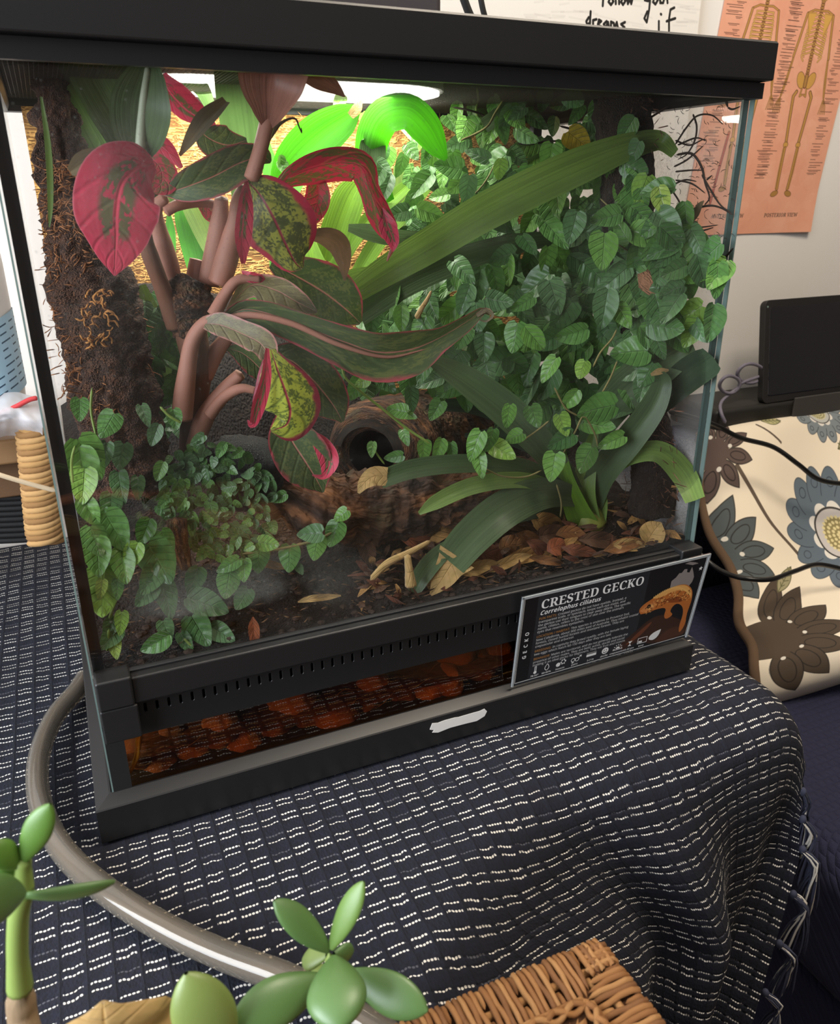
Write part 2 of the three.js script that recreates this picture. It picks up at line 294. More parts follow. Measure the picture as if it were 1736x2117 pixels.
const bend = (s, r, ang) => { // arc length past an edge -> [outwards, down]
  if (s <= 0) return [s, 0];
  const L = r * ang; if (s < L) return [r * Math.sin(s / r), r * (1 - Math.cos(s / r))];
  return [r * Math.sin(ang) + (s - L) * Math.cos(ang), r * (1 - Math.cos(ang)) + (s - L) * Math.sin(ang)];
};
const A0 = -0.62, A1 = 0.735, B0 = -0.70, B1 = 0.74;
function blanketAt(a, b) {
  const b0 = lerp(0.42, 0.045, sm(-0.05, 0.42, a)) - 0.01 * Math.sin(a * 9), [zf, yf] = bend(b - b0, 0.06, 1.36), [xr, yr] = bend(a - 0.655, 0.05, 1.40);
  const hang = sm(0.0, 0.22, yf), hr = sm(0, 0.15, yr);
  const z = b0 + zf + hang * (0.030 * Math.sin((a - 0.02) * 17 + yf * 2.5) + 0.012 * Math.sin(a * 39 + 1.3 + yf * 5)) - 0.12 * Math.max(0, yf - 0.1) * sm(0.2, 0.7, a);
  const x = lerp(0.655 + xr, 0.655 + (a - 0.655) * 0.6, hang) - (0.42 * Math.max(0, yf - 0.2)) * sm(0.1, 0.73, a);
  let y = TY - yf - yr * (1 - hang);
  const flatp = 1 - Math.max(hang, hr), near = sm(0.0, 0.03, Math.max(-a, a - 0.6184, b, -b - 0.39));
  y += flatp * near * (0.005 * (fbm(a * 7 + 3, b * 7, 0, 33, 3) - 0.5) * 2 + 0.004 * sm(0.05, 0.2, b) * Math.sin(a * 30 + b * 12)) - 0.0012;
  return V(x, y, z);
}
const blanket = thing('blanket', 'dark navy woven blanket with rows of white dashes draped over the table', 'blanket', V(0.2, -0.6, -0.05));
add('cloth', grid(220, 200, (u, v) => { const a = lerp(A0, A1, u), b = lerp(B0, B1, v); return [blanketAt(a, b), a / 0.106, -b / 0.160]; }), M.blanket, blanket);
M.navyThread = std({ color: S(58, 61, 80), roughness: 0.95 });
M.creamThread = std({ color: S(214, 208, 196), roughness: 0.95 });
for (let k = 0; k < 12; k++) {            // knotted tassels along the right-hand end
  const b = 0.10 + k * 0.054, p = blanketAt(A1, b), out = p.clone().sub(blanketAt(A1 - 0.01, b)).normalize(), L = rr(0.065, 0.095), sway = rr(-0.3, 0.3);
  const navy = [], cream = [];
  navy.push(new THREE.SphereGeometry(0.0042, 8, 6).scale(1, 1.4, 1).translate(p.x + out.x * 0.004, p.y + out.y * 0.004, p.z + out.z * 0.004));
  for (let i = 0; i < 30; i++) {
    const s1 = V(rr(-1, 1), rr(-0.3, 0.3), rr(-1, 1)).multiplyScalar(0.0035), s2 = V(rr(-1, 1) + sway, 0, rr(-1, 1) + sway * 0.5).multiplyScalar(0.012), l = L * rr(0.8, 1.05);
    const q = tube([p.clone().addScaledVector(out, 0.003).add(s1), p.clone().addScaledVector(out, 0.016).add(s1.clone().multiplyScalar(1.2)).add(V(0.004, -l * 0.15, 0)), p.clone().addScaledVector(out, 0.014).add(s2.clone().multiplyScalar(0.7)).add(V(0.006, -l * 0.6, 0)), p.clone().addScaledVector(out, 0.012).add(s2).add(V(0.005, -l, 0))], i % 6 === 0 ? 0.0012 : 0.0012, 8, 4);
    (i % 6 === 0 ? cream : navy).push(q);
  }
  const t = add('tassel', navy, M.navyThread, blanket); add('cream_thread', cream, M.creamThread, t);
}

// ---------------------------------------------------------------- sofa under a quilted navy cover, cushion, tablet
const quilt = tex(512, 512, (u, v) => { const a = u * 16, b = v * 16, o = Math.floor(b) % 2 * 0.5, fx = (a + o) % 1, fy = b % 1; return 0.8 * Math.pow(Math.sin(fx * Math.PI) * Math.sin(fy * Math.PI), 0.45) + 0.2 * hash(u * 512 | 0, v * 512 | 0, 3); }, false);
M.quilt = std({ color: S(33, 35, 62), roughness: 0.9, bumpMap: rep(quilt, 5, 5), bumpScale: 0.004 });
const SY = -0.30;
{
  const s = thing('sofa', 'sofa under a dark navy quilted cover beside the table', 'sofa', V(1.5, Y0, -0.2));
  const puff = (x0, x1, y0, y1, z0, z1, r) => { const g = box(x0, x1, y0, y1, z0, z1, r), p = g.attributes.position, u = g.attributes.uv; for (let i = 0; i < p.count; i++) u.setXY(i, p.getX(i) / 1.0, (p.getZ(i) + p.getY(i)) / 1.0); return g; };
  add('seat', puff(0.80, 2.25, SY - 0.22, SY, -0.56, 0.30, 0.05), M.quilt, s);
  add('base', puff(0.82, 2.24, Y0, SY - 0.22, -0.70, 0.28, 0.02), M.quilt, s);
  add('backrest', puff(0.80, 2.25, SY - 0.1, 0.005, -0.718, -0.57, 0.035), M.quilt, s);
}
{
  // cushion, leaning back: long axis from the seat up to the backrest
  const print = canvasTex(1024, 1024, (c, w, h) => {
    c.fillStyle = '#e9dcc6'; c.fillRect(0, 0, w, h);
    const px = q => q * w / 10;
    const flower = (x, y, R, n, petal, ring, core, dots) => {
      for (let i = 0; i < n; i++) { const a = i / n * 6.283; c.fillStyle = petal; c.beginPath(); c.ellipse(x + Math.cos(a) * R * 0.68, y + Math.sin(a) * R * 0.68, R * 0.36, R * 0.2, a, 0, 7); c.fill(); c.strokeStyle = 'rgba(30,34,44,.55)'; c.lineWidth = 3; c.stroke(); c.beginPath(); c.arc(x + Math.cos(a) * R * 0.82, y + Math.sin(a) * R * 0.82, R * 0.07, 0, 7); c.stroke(); }
      c.fillStyle = petal; c.beginPath(); c.arc(x, y, R * 0.62, 0, 7); c.fill();
      for (let i = 0; i < 10; i++) { const a = i / 10 * 6.283; c.fillStyle = '#ded9d0'; c.beginPath(); c.arc(x + Math.cos(a) * R * 0.42, y + Math.sin(a) * R * 0.42, R * 0.13, 0, 7); c.fill(); }
      c.fillStyle = '#3a3733'; c.beginPath(); c.arc(x, y, R * 0.46, 0, 7); c.fill(); c.fillStyle = ring; c.beginPath(); c.arc(x, y, R * 0.43, 0, 7); c.fill();
      c.fillStyle = core; c.beginPath(); c.arc(x, y, R * 0.3, 0, 7); c.fill(); c.fillStyle = dots;
      for (let k = 0; k < 4; k++) for (let i = 0; i < 7 + k * 6; i++) { const a = i / (7 + k * 6) * 6.283, r = R * (0.06 + k * 0.08); c.beginPath(); c.arc(x + Math.cos(a) * r, y + Math.sin(a) * r, R * 0.028, 0, 7); c.fill(); }
    };
    const leaf = (x, y, L, a, col, hatch) => { c.save(); c.translate(x, y); c.rotate(a); c.fillStyle = col; c.strokeStyle = '#5c5a3a'; c.lineWidth = 3; c.beginPath(); c.moveTo(0, 0); c.quadraticCurveTo(L * 0.4, -L * 0.42, L, 0); c.quadraticCurveTo(L * 0.4, L * 0.42, 0, 0); c.fill(); c.stroke(); c.beginPath(); c.moveTo(0, 0); c.lineTo(L, 0); for (let i = 1; i < (hatch ? 14 : 5); i++) { const t = i / (hatch ? 14 : 5) * L; c.moveTo(t, 0); c.lineTo(t + L * 0.12, -L * 0.16 * Math.sin(t / L * 3)); c.moveTo(t, 0); c.lineTo(t + L * 0.12, L * 0.16 * Math.sin(t / L * 3)); } c.stroke(); c.restore(); };
    const star = (x, y, R, n, a0, span, col) => { for (let i = 0; i < n; i++) { const a = a0 + span * i / (n - 1); c.save(); c.translate(x, y); c.rotate(a); c.fillStyle = col; c.strokeStyle = 'rgba(25,20,16,.7)'; c.lineWidth = 3; c.beginPath(); c.moveTo(R * 0.2, 0); c.quadraticCurveTo(R * 0.6, -R * 0.34, R, 0); c.quadraticCurveTo(R * 0.6, R * 0.34, R * 0.2, 0); c.fill(); c.stroke(); c.beginPath(); c.ellipse(R * 0.6, 0, R * 0.2, R * 0.09, 0, 0, 7); c.stroke(); c.restore(); } c.fillStyle = col; c.beginPath(); c.arc(x, y, R * 0.35, 0, 7); c.fill(); c.fillStyle = '#d8d2c6'; for (let i = 0; i < 5; i++) { c.beginPath(); c.arc(x + Math.cos(a0 + span * i / 4) * R * 0.4, y + Math.sin(a0 + span * i / 4) * R * 0.4, 7, 0, 7); c.fill(); } };
    const stem = (pts, wd) => { c.strokeStyle = '#5d4f42'; c.lineWidth = wd; c.beginPath(); c.moveTo(px(pts[0][0]), px(pts[0][1])); for (const p of pts.slice(1)) c.lineTo(px(p[0]), px(p[1])); c.stroke(); };
    stem([[1.6, 1.4], [2.6, 3.2], [3.2, 4.3]], 12); stem([[6.8, 0.4], [7.8, 1.6], [9.3, 3.4]], 8); stem([[6.6, 5.9], [7.4, 6.5], [8.6, 7.4]], 8); stem([[2.8, 0.3], [3.6, 1.1]], 8);
    star(px(1.0), px(0.9), 130, 10, -1.6, 6, '#5a4a44'); star(px(0.35), px(3.7), 190, 7, -1.5, 3.1, '#4d5455'); star(px(1.1), px(6.9), 235, 7, -1.2, 2.6, '#4a3d30');
    flower(px(5.1), px(3.9), 205, 15, '#5e6a75', '#c4beba', '#8f8256', '#d8ca96'); flower(px(6.2), px(0.1), 120, 13, '#7c8488', '#b9b9b4', '#8a845e', '#cfc79c'); flower(px(9.6), px(7.6), 120, 12, '#7a7f80', '#bcb7ae', '#83774f', '#d0c69a');
    leaf(px(7.6), px(1.2), 130, 2.9, '#a8a27e'); leaf(px(8.1), px(1.6), 140, -0.2, '#b0a984'); leaf(px(7.7), px(2.0), 120, 1.9, '#9d966c'); leaf(px(9.0), px(3.0), 130, -0.3, '#aaa27a'); leaf(px(3.2), px(0.2), 90, 0.1, '#b4ae7d'); leaf(px(1.9), px(5.3), 110, -0.8, '#98906e'); leaf(px(7.4), px(6.4), 120, 0.4, '#aaa072'); leaf(px(6.7), px(7.2), 190, 0.45, '#cfc38f', 1); leaf(px(3.0), px(9.3), 150, -0.5, '#a69c6c', 1);
    c.strokeStyle = '#6d6a55'; c.lineWidth = 3; for (const [x, y] of [[6.9, 8.6], [6.4, 9.5], [7.7, 9.3]]) for (let i = 0; i < 4; i++) { c.beginPath(); c.arc(px(x), px(y), 75 - i * 19, 0.4 + i, 5.4 + i * 0.5); c.stroke(); }
  });
  M.cushion = std({ map: print, roughness: 0.9 }); M.piping = std({ color: S(96, 74, 54), roughness: 0.9, bumpMap: rep(grain, 4, 4), bumpScale: 0.0008 });
  const c = thing('cushion', 'cream cushion with grey and brown printed flowers leaning on the sofa', 'cushion', V(1.25, SY, -0.35));
  // outline of the left edge, from the top down, each point on the leaning plane
  const left = [[1452, 882], [1452, 950], [1456, 1030], [1475, 1105], [1515, 1170], [1532, 1225], [1536, 1290], [1562, 1335], [1567, 1385], [1575, 1440], [1600, 1462]];
  const zAt = py => lerp(-0.575, -0.17, sm(870, 1470, py)), lc = new THREE.CatmullRomCurve3(left.map(q => { const p = P(q[0], q[1], zAt(q[1])); return p; }), false, 'centripetal');
  const Wd = 0.56, nrm = V(0, 0.62, 0.78);
  const face = (u, v, s) => {
    const p = lc.getPoint(v), e = Math.pow(Math.max(0, 1 - Math.pow(Math.abs(u * 2 - 1), 2.6)), 0.5) * Math.pow(Math.max(0, 1 - Math.pow(Math.abs(v * 2 - 1), 6)), 0.5);
    p.x = lerp(p.x, p.x + Wd + (1.02 - p.x) * 0.45, u); const sag = 0.02 * Math.sin(v * 9 + 0.4) + 0.012 * Math.sin(u * 8 + v * 5);
    return p.addScaledVector(nrm, e * (s > 0 ? 0.055 + sag : -0.03)).addScaledVector(nrm, -0.012);
  };
  add('printed_face', grid(40, 60, (u, v) => [face(u, v, 1), u * 0.93 + 0.07, 1 - v]), M.cushion, c);
  add('back_face', grid(30, 40, (u, v) => face(1 - u, v, -1)), M.piping, c, 'brown back of the cushion');
  const rim = []; for (let i = 0; i <= 40; i++) rim.push(face(0, i / 40, 1).add(V(0.004, 0, 0)));
  const rimb = []; for (let i = 0; i <= 12; i++) rimb.push(face(i / 12, 1, 1));
  add('piping', [tube(rim, 0.009, 80, 8), tube(rimb, 0.005, 20, 8)], M.piping, c, 'brown edge of the cushion');
}
{
  const z = -0.60, t = thing('tablet', 'black tablet standing propped in front of the white wall', 'tablet', P(1640, 868, z + 0.02));
  const a = P(1576, 834, z + 0.03), b = P(1582, 622, z - 0.02), w = 0.285, up = b.clone().sub(a), h = up.length(); up.normalize();
  const nx = V(1, 0, 0), nn = nx.clone().cross(up).normalize(), M4 = new THREE.Matrix4().makeBasis(nx, up, nn).setPosition(a);
  const slab = (x0, x1, y0, y1, d0, d1, r) => { const s = new THREE.Shape(); s.moveTo(x0 + r, y0); s.lineTo(x1 - r, y0); s.absarc(x1 - r, y0 + r, r, -Math.PI / 2, 0); s.lineTo(x1, y1 - r); s.absarc(x1 - r, y1 - r, r, 0, Math.PI / 2); s.lineTo(x0 + r, y1); s.absarc(x0 + r, y1 - r, r, Math.PI / 2, Math.PI); s.lineTo(x0, y0 + r); s.absarc(x0 + r, y0 + r, r, Math.PI, Math.PI * 1.5); return new THREE.ExtrudeGeometry(s, { depth: d1 - d0, bevelEnabled: true, bevelSize: 0.001, bevelThickness: 0.001, bevelSegments: 2 }).translate(0, 0, d0).applyMatrix4(M4); };
  add('case', slab(0, w, 0, h, -0.012, 0, 0.012), M.blackSoft, t);
  add('screen', slab(0.013, w - 0.013, 0.014, h - 0.014, 0.0005, 0.0012, 0.003), phys({ color: S(10, 11, 20), roughness: 0.06, clearcoat: 1 }), t, 'dark glossy screen');
  add('camera_dot', new THREE.CylinderGeometry(0.002, 0.002, 0.001, 12).rotateX(Math.PI / 2).translate(0.0055, h - 0.012, 0.001).applyMatrix4(M4), M.glassEdge, t);
  const k = thing('keyboard_stand', 'black slab-shaped stand lying under the tablet behind the cushion', 'stand', P(1590, 880, z + 0.03));
  const q0 = P(1484, 874, -0.56), q1 = P(1482, 838, -0.60);
  add('body', box(q0.x, q0.x + 0.50, q0.y - 0.03, q1.y, -0.70, -0.565, 0.01), std({ color: S(27, 25, 22), roughness: 0.6 }), k);
  add('front_flap', box(q0.x + 0.20, q0.x + 0.49, q0.y - 0.02, q1.y + 0.006, -0.565, -0.560, 0.002), std({ color: S(62, 60, 58), roughness: 0.7 }), k, 'dark grey front flap');
  const loop = (cx, cy, rx, ry, n, z0) => { const o = []; for (let i = 0; i <= n * 12; i++) { const an = i / 12 * 6.283; o.push(P(cx + Math.cos(an) * rx * (1 - 0.08 * Math.sin(i)), cy + Math.sin(an) * ry, z0 + 0.004 * Math.sin(i * 0.7) + i * 0.0004)); } return o; };
  M.cableGrey = std({ color: S(112, 108, 122), roughness: 0.6 });
  tag(add('charging_cable', tube([...loop(1551, 772, 26, 20, 2, -0.60), ...loop(1508, 795, 20, 18, 2, -0.595), P(1492, 830, -0.59), P(1491, 855, -0.558), P(1500, 876, -0.55)], 0.0034, 190, 6), M.cableGrey), 'grey charging cable coiled beside the tablet', 'cable');
}
const black = std({ color: S(14, 14, 14), roughness: 0.35 });
tag(add('power_cable', pxTube([[1380, 850, -0.46], [1440, 866, -0.46], [1485, 882, -0.47], [1530, 905, -0.455], [1600, 925, -0.43], [1650, 960, -0.40], [1690, 990, -0.385], [1740, 1000, -0.37], [1800, 995, -0.36]], 0.0045, 60), black), 'black cable running across the upper half of the cushion', 'cable');
tag(add('power_cable', pxTube([[1440, 1140, -0.36], [1475, 1170, -0.33], [1500, 1185, -0.30], [1540, 1196, -0.262], [1590, 1198, -0.245], [1640, 1182, -0.25], [1690, 1167, -0.26], [1740, 1176, -0.25], [1800, 1190, -0.24]], 0.0042, 60), black), 'black cable lying across the middle of the cushion', 'cable');

// ---------------------------------------------------------------- wall: poster, whiteboard
{
  const tl = P(1436, -120, Z0 + 0.004), bl = P(1408, 478, Z0 + 0.004), br = P(1668, 479, Z0 + 0.004), w = 0.41, x1 = P(1668, 479, Z0).x, x0 = P(1432, 70, Z0).x + 0.02, y0 = P(1668, 479, Z0).y, y1 = y0 + (x1 - x0) * 1.42;
  const img = canvasTex(1024, 1454, (c, W, H) => {
    c.fillStyle = '#e2a183'; c.fillRect(0, 0, W, H);
    for (let i = 0; i < 500; i++) { c.fillStyle = `rgba(${i % 2 ? '246,190,160' : '205,130,100'},.07)`; c.beginPath(); c.arc(rnd() * W, rnd() * H, 15 + rnd() * 60, 0, 7); c.fill(); }
    const bone = (pts, wd, col = '#b98a45') => { c.lineCap = 'round'; c.lineJoin = 'round'; for (const [k, cc] of [[1, '#6d4325'], [0.62, col]]) { c.strokeStyle = cc; c.lineWidth = wd * k * 1.25; c.beginPath(); c.moveTo(...pts[0]); for (const p of pts.slice(1)) c.lineTo(...p); c.stroke(); } };
    const blob = (x, y, rx, ry, a = 0, col = '#c69548') => { c.fillStyle = col; c.strokeStyle = '#6d4325'; c.lineWidth = 3; c.beginPath(); c.ellipse(x, y, rx, ry, a, 0, 7); c.fill(); c.stroke(); };
    const skeleton = (x, top, k, back) => {
      const q = (a, b) => [x + a * k, top + b * k];
      blob(...q(0, 0), 42 * k, 55 * k); if (!back) { blob(...q(-15, 5), 11 * k, 12 * k, 0, '#4a2c1a'); blob(...q(15, 5), 11 * k, 12 * k, 0, '#4a2c1a'); }
      for (let i = 0; i < 26; i++) bone([q(-7, 58 + i * 13), q(7, 58 + i * 13)], 11 * k, '#a97b40');
      for (let i = 0; i < 10; i++) for (const s of [-1, 1]) { const W2 = 46 + 26 * Math.sin(Math.min(1.6, 0.5 + i * 0.2)), y = 122 + i * 19; bone([q(s * 7, y - (back ? 10 : 0)), q(s * W2, y + (back ? 8 : 2)), q(s * (W2 - 2), y + 16), q(s * (back ? W2 - 20 : 14), y + (back ? 34 : 20))], 7 * k, '#d9ab5c'); }
      for (const s of [-1, 1]) {
        bone([q(0, 98), q(s * 46, 96), q(s * 88, 112)], 9 * k); if (back) { c.fillStyle = '#cf9f4c'; c.beginPath(); c.moveTo(...q(s * 30, 108)); c.lineTo(...q(s * 88, 112)); c.lineTo(...q(s * 48, 215)); c.fill(); c.stroke(); }
        bone([q(s * 90, 115), q(s * 108, 220), q(s * 126, 310)], 13 * k); bone([q(s * 126, 318), q(s * 150, 440), q(s * 158, 490)], 8 * k); bone([q(s * 122, 318), q(s * 138, 430), q(s * 154, 490)], 7 * k);
        for (let f = -2; f <= 2; f++) bone([q(s * 158, 492), q(s * (166 + f * 8), 530), q(s * (166 + f * 12), 570)], 4 * k);
        blob(...q(s * 36, 415), 27 * k, 42 * k, s * 0.5); bone([q(s * 16, 455), q(s * 22, 490), q(s * 6, 482)], 9 * k);
        bone([q(s * 50, 470), q(s * 66, 492), q(s * 56, 620), q(s * 46, 716)], 17 * k); blob(...q(s * 46, 724), 17 * k, 14 * k);
        bone([q(s * 45, 740), q(s * 42, 860), q(s * 37, 944)], 14 * k); bone([q(s * 56, 742), q(s * 54, 860), q(s * 48, 944)], 6 * k); blob(...q(s * 50, 968), 26 * k, 14 * k, s * 0.3, '#a97b3c');
      }
      bone([q(0, 395), q(0, 440)], 22 * k, '#a97b40');
    };
    skeleton(300, 175, 1.06, false); skeleton(715, 165, 1.1, true);
    bone([[215, 905], [190, 1120], [175, 1290]], 16, '#b0432c');
    c.fillStyle = 'rgba(70,40,30,.62)';
    for (const [cx, dx] of [[300, 170], [715, 165]]) for (const s of [-1, 1]) for (let i = 0; i < 74; i++) { const y = 80 + i * 14.5 + (i % 3) * 2, l = 40 + hash(i, cx + s, 3) * 75; if (hash(i, cx, s + 9) < 0.22) continue; let xx = cx + s * dx + hash(i, cx, 4) * 24; if (s < 0) xx -= l; c.fillRect(xx, y, l, 4); if (hash(i, s, 6) < 0.4) c.fillRect(xx + l * 0.1, y + 7, l * 0.7, 3); }
    c.fillStyle = '#3b2a22'; c.font = 'bold 30px serif'; c.textAlign = 'center'; c.fillText('ANTERIOR VIEW', 330, 1362); c.fillText('POSTERIOR VIEW', 755, 1362);
    c.fillStyle = '#a5452b'; c.fillRect(430, 20, 170, 24); c.fillStyle = 'rgba(70,40,30,.75)'; c.fillRect(425, 60, 230, 8); c.fillRect(470, 78, 130, 5);
  });
  const curl = grid(8, 12, (u, v) => V(lerp(x0, x1, u) - (1 - v) * 0 + v * 0.05, lerp(y0, y1, v), Z0 + 0.003 + 0.006 * (u > 0.8 && v < 0.15 ? (u - 0.8) * 5 * (1 - v / 0.15) : 0) + 0.0008 * Math.sin(u * 9 + v * 7)));
  tag(add('anatomy_poster', curl, std({ map: img, roughness: 0.75, side: THREE.DoubleSide })), 'salmon coloured poster with printed human skeletons pinned on the white wall', 'poster');
  // whiteboard with handwriting
  const b1 = P(1434, 40, Z0).x, bw = 0.95, u0 = P(1300, 90, Z0).y - 0.30, bh = 0.8;
  const K = 2048 / bw, at = (px, py) => { const p = P(px, py, Z0 + 0.014); return [(p.x - (b1 - bw)) * K, (u0 + bh - p.y) * K]; };
  const wb = canvasTex(2048, Math.round(2048 * bh / bw), (c, W, H) => {
    c.fillStyle = '#e9e4dc'; c.fillRect(0, 0, W, H);
    for (let i = 0; i < 60; i++) { c.strokeStyle = 'rgba(150,140,140,.10)'; c.lineWidth = 6; c.beginPath(); const [x, y] = at(1080 + rnd() * 340, -20 + rnd() * 100); c.moveTo(x, y); c.lineTo(x + 40 + rnd() * 80, y + rnd() * 20 - 10); c.stroke(); }
    c.strokeStyle = '#2c2a28'; c.lineWidth = 9; c.lineCap = 'round'; c.lineJoin = 'round';
    const ink = pts => { c.beginPath(); pts.forEach((p, i) => c[i ? 'lineTo' : 'moveTo'](...at(...p))); c.stroke(); };
    // follow your
    ink([[1258, -28], [1250, -30], [1248, -18], [1246, 12]]); ink([[1240, -8], [1254, -9]]); ink([[1262, -6], [1258, 4], [1263, 10], [1268, 3], [1264, -6]]); ink([[1272, -30], [1273, 8]]); ink([[1279, -30], [1280, 8]]); ink([[1288, -6], [1284, 4], [1288, 10], [1293, 2], [1288, -6]]); ink([[1296, -8], [1298, 8], [1302, -2], [1305, 8], [1309, -8]]);
    ink([[1331, -12], [1333, 0], [1340, 2], [1345, -10]]); ink([[1345, -12], [1342, 20], [1337, 46], [1332, 38], [1338, 24]]); ink([[1353, -6], [1350, 4], [1355, 9], [1360, 0], [1354, -7]]); ink([[1364, -6], [1365, 6], [1371, 6], [1374, -6]]); ink([[1380, 6], [1379, -6], [1386, -8]]);
    // dreams if
    ink([[1217, 36], [1212, 44], [1214, 52], [1220, 46]]); ink([[1221, 24], [1219, 56]]); ink([[1226, 56], [1226, 42], [1233, 40]]); ink([[1236, 50], [1243, 44], [1238, 41], [1236, 52], [1244, 56]]); ink([[1254, 44], [1248, 50], [1252, 57], [1257, 46], [1259, 58]]); ink([[1263, 60], [1263, 45], [1269, 48], [1270, 60], [1275, 46], [1278, 61]]); ink([[1292, 46], [1284, 50], [1291, 57], [1284, 62]]); ink([[1362, 44], [1362, 62]]); ink([[1366, 29], [1367, 30]]); ink([[1394, 16], [1386, 20], [1383, 40], [1383, 64]]); ink([[1378, 44], [1396, 38]]);
  });
  const board = thing('whiteboard', 'white writing board with black handwriting on the wall above the hood', 'whiteboard', V(b1 - bw / 2, u0, Z0 + 0.006));
  add('writing_surface', box(b1 - bw, b1, u0, u0 + bh, Z0 + 0.0005, Z0 + 0.012), M.white, board);
  add('handwriting', flat(1, 1, V(b1 - bw, u0, Z0 + 0.0135), V(bw, 0, 0), V(0, bh, 0)), std({ map: wb, roughness: 0.25 }), board);
}

// ---------------------------------------------------------------- sign card on the rim
{
  const BL = V(0.389, 0.0068, -0.0045), BR = V(0.6135, 0.0075, -0.0065), TL = V(0.388, 0.1145, 0.0095), TR = V(0.6145, 0.1155, 0.0095);
  const W = 1400, H = 672;
  const img = canvasTex(W, H, (c) => {
    c.fillStyle = '#14161a'; c.fillRect(0, 0, W, H); c.fillStyle = '#23252a'; c.fillRect(96, 8, W - 104, H - 16); c.fillStyle = '#0d0e12'; c.fillRect(8, 8, 92, H - 16);
    c.fillStyle = '#101216'; c.fillRect(930, 8, W - 940, H - 16);
    c.strokeStyle = '#e8e6e2'; c.lineWidth = 5; c.strokeRect(6, 6, W - 12, H - 12);
    // land and star
    c.fillStyle = '#8d837d'; c.beginPath(); [[1130, 190], [1128, 140], [1160, 118], [1180, 88], [1200, 92], [1218, 66], [1242, 70], [1246, 96], [1268, 104], [1280, 62], [1300, 100], [1322, 150], [1318, 190], [1290, 232], [1262, 238], [1232, 206], [1190, 212], [1150, 222]].forEach((p, i) => c[i ? 'lineTo' : 'moveTo'](...p)); c.fill();
    c.beginPath(); [[1210, 22], [1250, 14], [1300, 30], [1330, 44], [1280, 48]].forEach((p, i) => c[i ? 'lineTo' : 'moveTo'](...p)); c.fill();
    c.fillStyle = '#f0eeea'; c.beginPath(); for (let i = 0; i < 10; i++) { const r = i % 2 ? 8 : 20, a = -1.57 + i * 0.628; c[i ? 'lineTo' : 'moveTo'](1362 + Math.cos(a) * r, 92 + Math.sin(a) * r); } c.fill();
    // branch
    const poly = (pts, col) => { c.fillStyle = col; c.beginPath(); c.moveTo(...pts[0]); for (let i = 1; i < pts.length; i++) { const p = pts[i], n = pts[(i + 1) % pts.length]; c.quadraticCurveTo(p[0], p[1], (p[0] + n[0]) / 2, (p[1] + n[1]) / 2); } c.fill(); };
    poly([[850, 640], [800, 610], [830, 560], [930, 500], [1010, 430], [1090, 410], [1180, 430], [1300, 500], [1390, 560], [1390, 664], [1080, 664], [1000, 600], [920, 610]], '#3a2116');
    poly([[860, 600], [930, 530], [1020, 460], [1060, 450], [1000, 530], [900, 600]], '#6b3a22'); poly([[1120, 640], [1200, 560], [1300, 560], [1380, 610], [1380, 660], [1140, 660]], '#4e2d1d');
    // lizard: body arc, head, legs, tail
    poly([[930, 360], [900, 330], [925, 285], [1000, 250], [1060, 225], [1160, 190], [1260, 190], [1340, 250], [1366, 350], [1350, 470], [1370, 560], [1330, 640], [1310, 560], [1320, 460], [1290, 380], [1220, 340], [1180, 400], [1230, 440], [1170, 470], [1140, 430], [1150, 360], [1060, 350], [990, 365]], '#b96a2e');
    poly([[1000, 250], [1060, 218], [1160, 188], [1270, 200], [1340, 270], [1355, 350], [1330, 300], [1260, 240], [1160, 230], [1060, 262]], '#e0a45a');
    poly([[915, 330], [970, 290], [1040, 285], [1040, 330], [960, 360]], '#cf854a'); poly([[1080, 300], [1160, 270], [1260, 300], [1290, 350], [1180, 330]], '#8a451c');
    c.fillStyle = '#1a0d06'; c.beginPath(); c.arc(985, 310, 17, 0, 7); c.fill();
    for (let i = 0; i < 160; i++) { c.fillStyle = i % 2 ? 'rgba(240,190,110,.55)' : 'rgba(80,35,12,.5)'; const t = rnd(); c.beginPath(); c.arc(960 + t * 370, 300 - Math.sin(t * 2.6) * 70 + rnd() * 90, 3 + rnd() * 5, 0, 7); c.fill(); }
    for (let i = 0; i < 26; i++) { const t = i / 26, x = 1010 + t * 330, y = 240 - Math.sin(t * 2.7) * 62 + t * t * 90; c.fillStyle = '#eab768'; c.beginPath(); c.moveTo(x - 7, y + 8); c.lineTo(x, y - 10); c.lineTo(x + 7, y + 8); c.fill(); }
    // words
    c.fillStyle = '#f2f0ec'; c.font = 'bold 92px serif'; c.textBaseline = 'alphabetic'; c.save(); c.translate(124, 110); c.scale(0.98, 1); c.fillText('CRESTED GECKO', 0, 0); c.restore();
    c.font = 'italic bold 46px sans-serif'; c.fillText('Correlophus ciliatus', 124, 158);
    const lines = [['FUN FACTS:', ' Crested geckos do not have eyelids. Instead, a'], ['', 'transparent scale, or spectacle, keeps each eye moist, and'], ['', 'the geckos use their tongues to clear away debris. The specific'], ['', 'name, ciliatus, refers to the crest of skin over the animal\u2019s'], ['', 'eyes that resembles eyelashes.'], null, ['LOCATION / HABITAT:', ' This species is endemic to Provence Sud,'], ['', 'New Caledonia, about 900 miles east of Australia. They inhabit coastal'], ['', 'forests, closed humid forests and montane forests. They are'], ['', 'crepuscular and arboreal.'], null, ['BREEDING:', ' In captivity they breed readily, with the female laying'], ['', 'two eggs which hatch 60-150 days after they are laid.'], null, ['BEHAVIOR:', ' Males are territorial, and do not generally tolerate the'], ['', 'presence of other males. They are bold, active, docile and social'], ['', 'making it an ideal gecko for beginners. They eat fruit and insects.']];
    let y = 194; c.font = '25px sans-serif';
    for (const l of lines) { if (!l) { y += 13; continue; } c.fillStyle = '#c98a3c'; c.fillText(l[0], 124, y); c.fillStyle = '#d9d7d3'; c.fillText(l[1], 124 + (l[0] ? c.measureText(l[0]).width : 0), y); y += 25.5; }
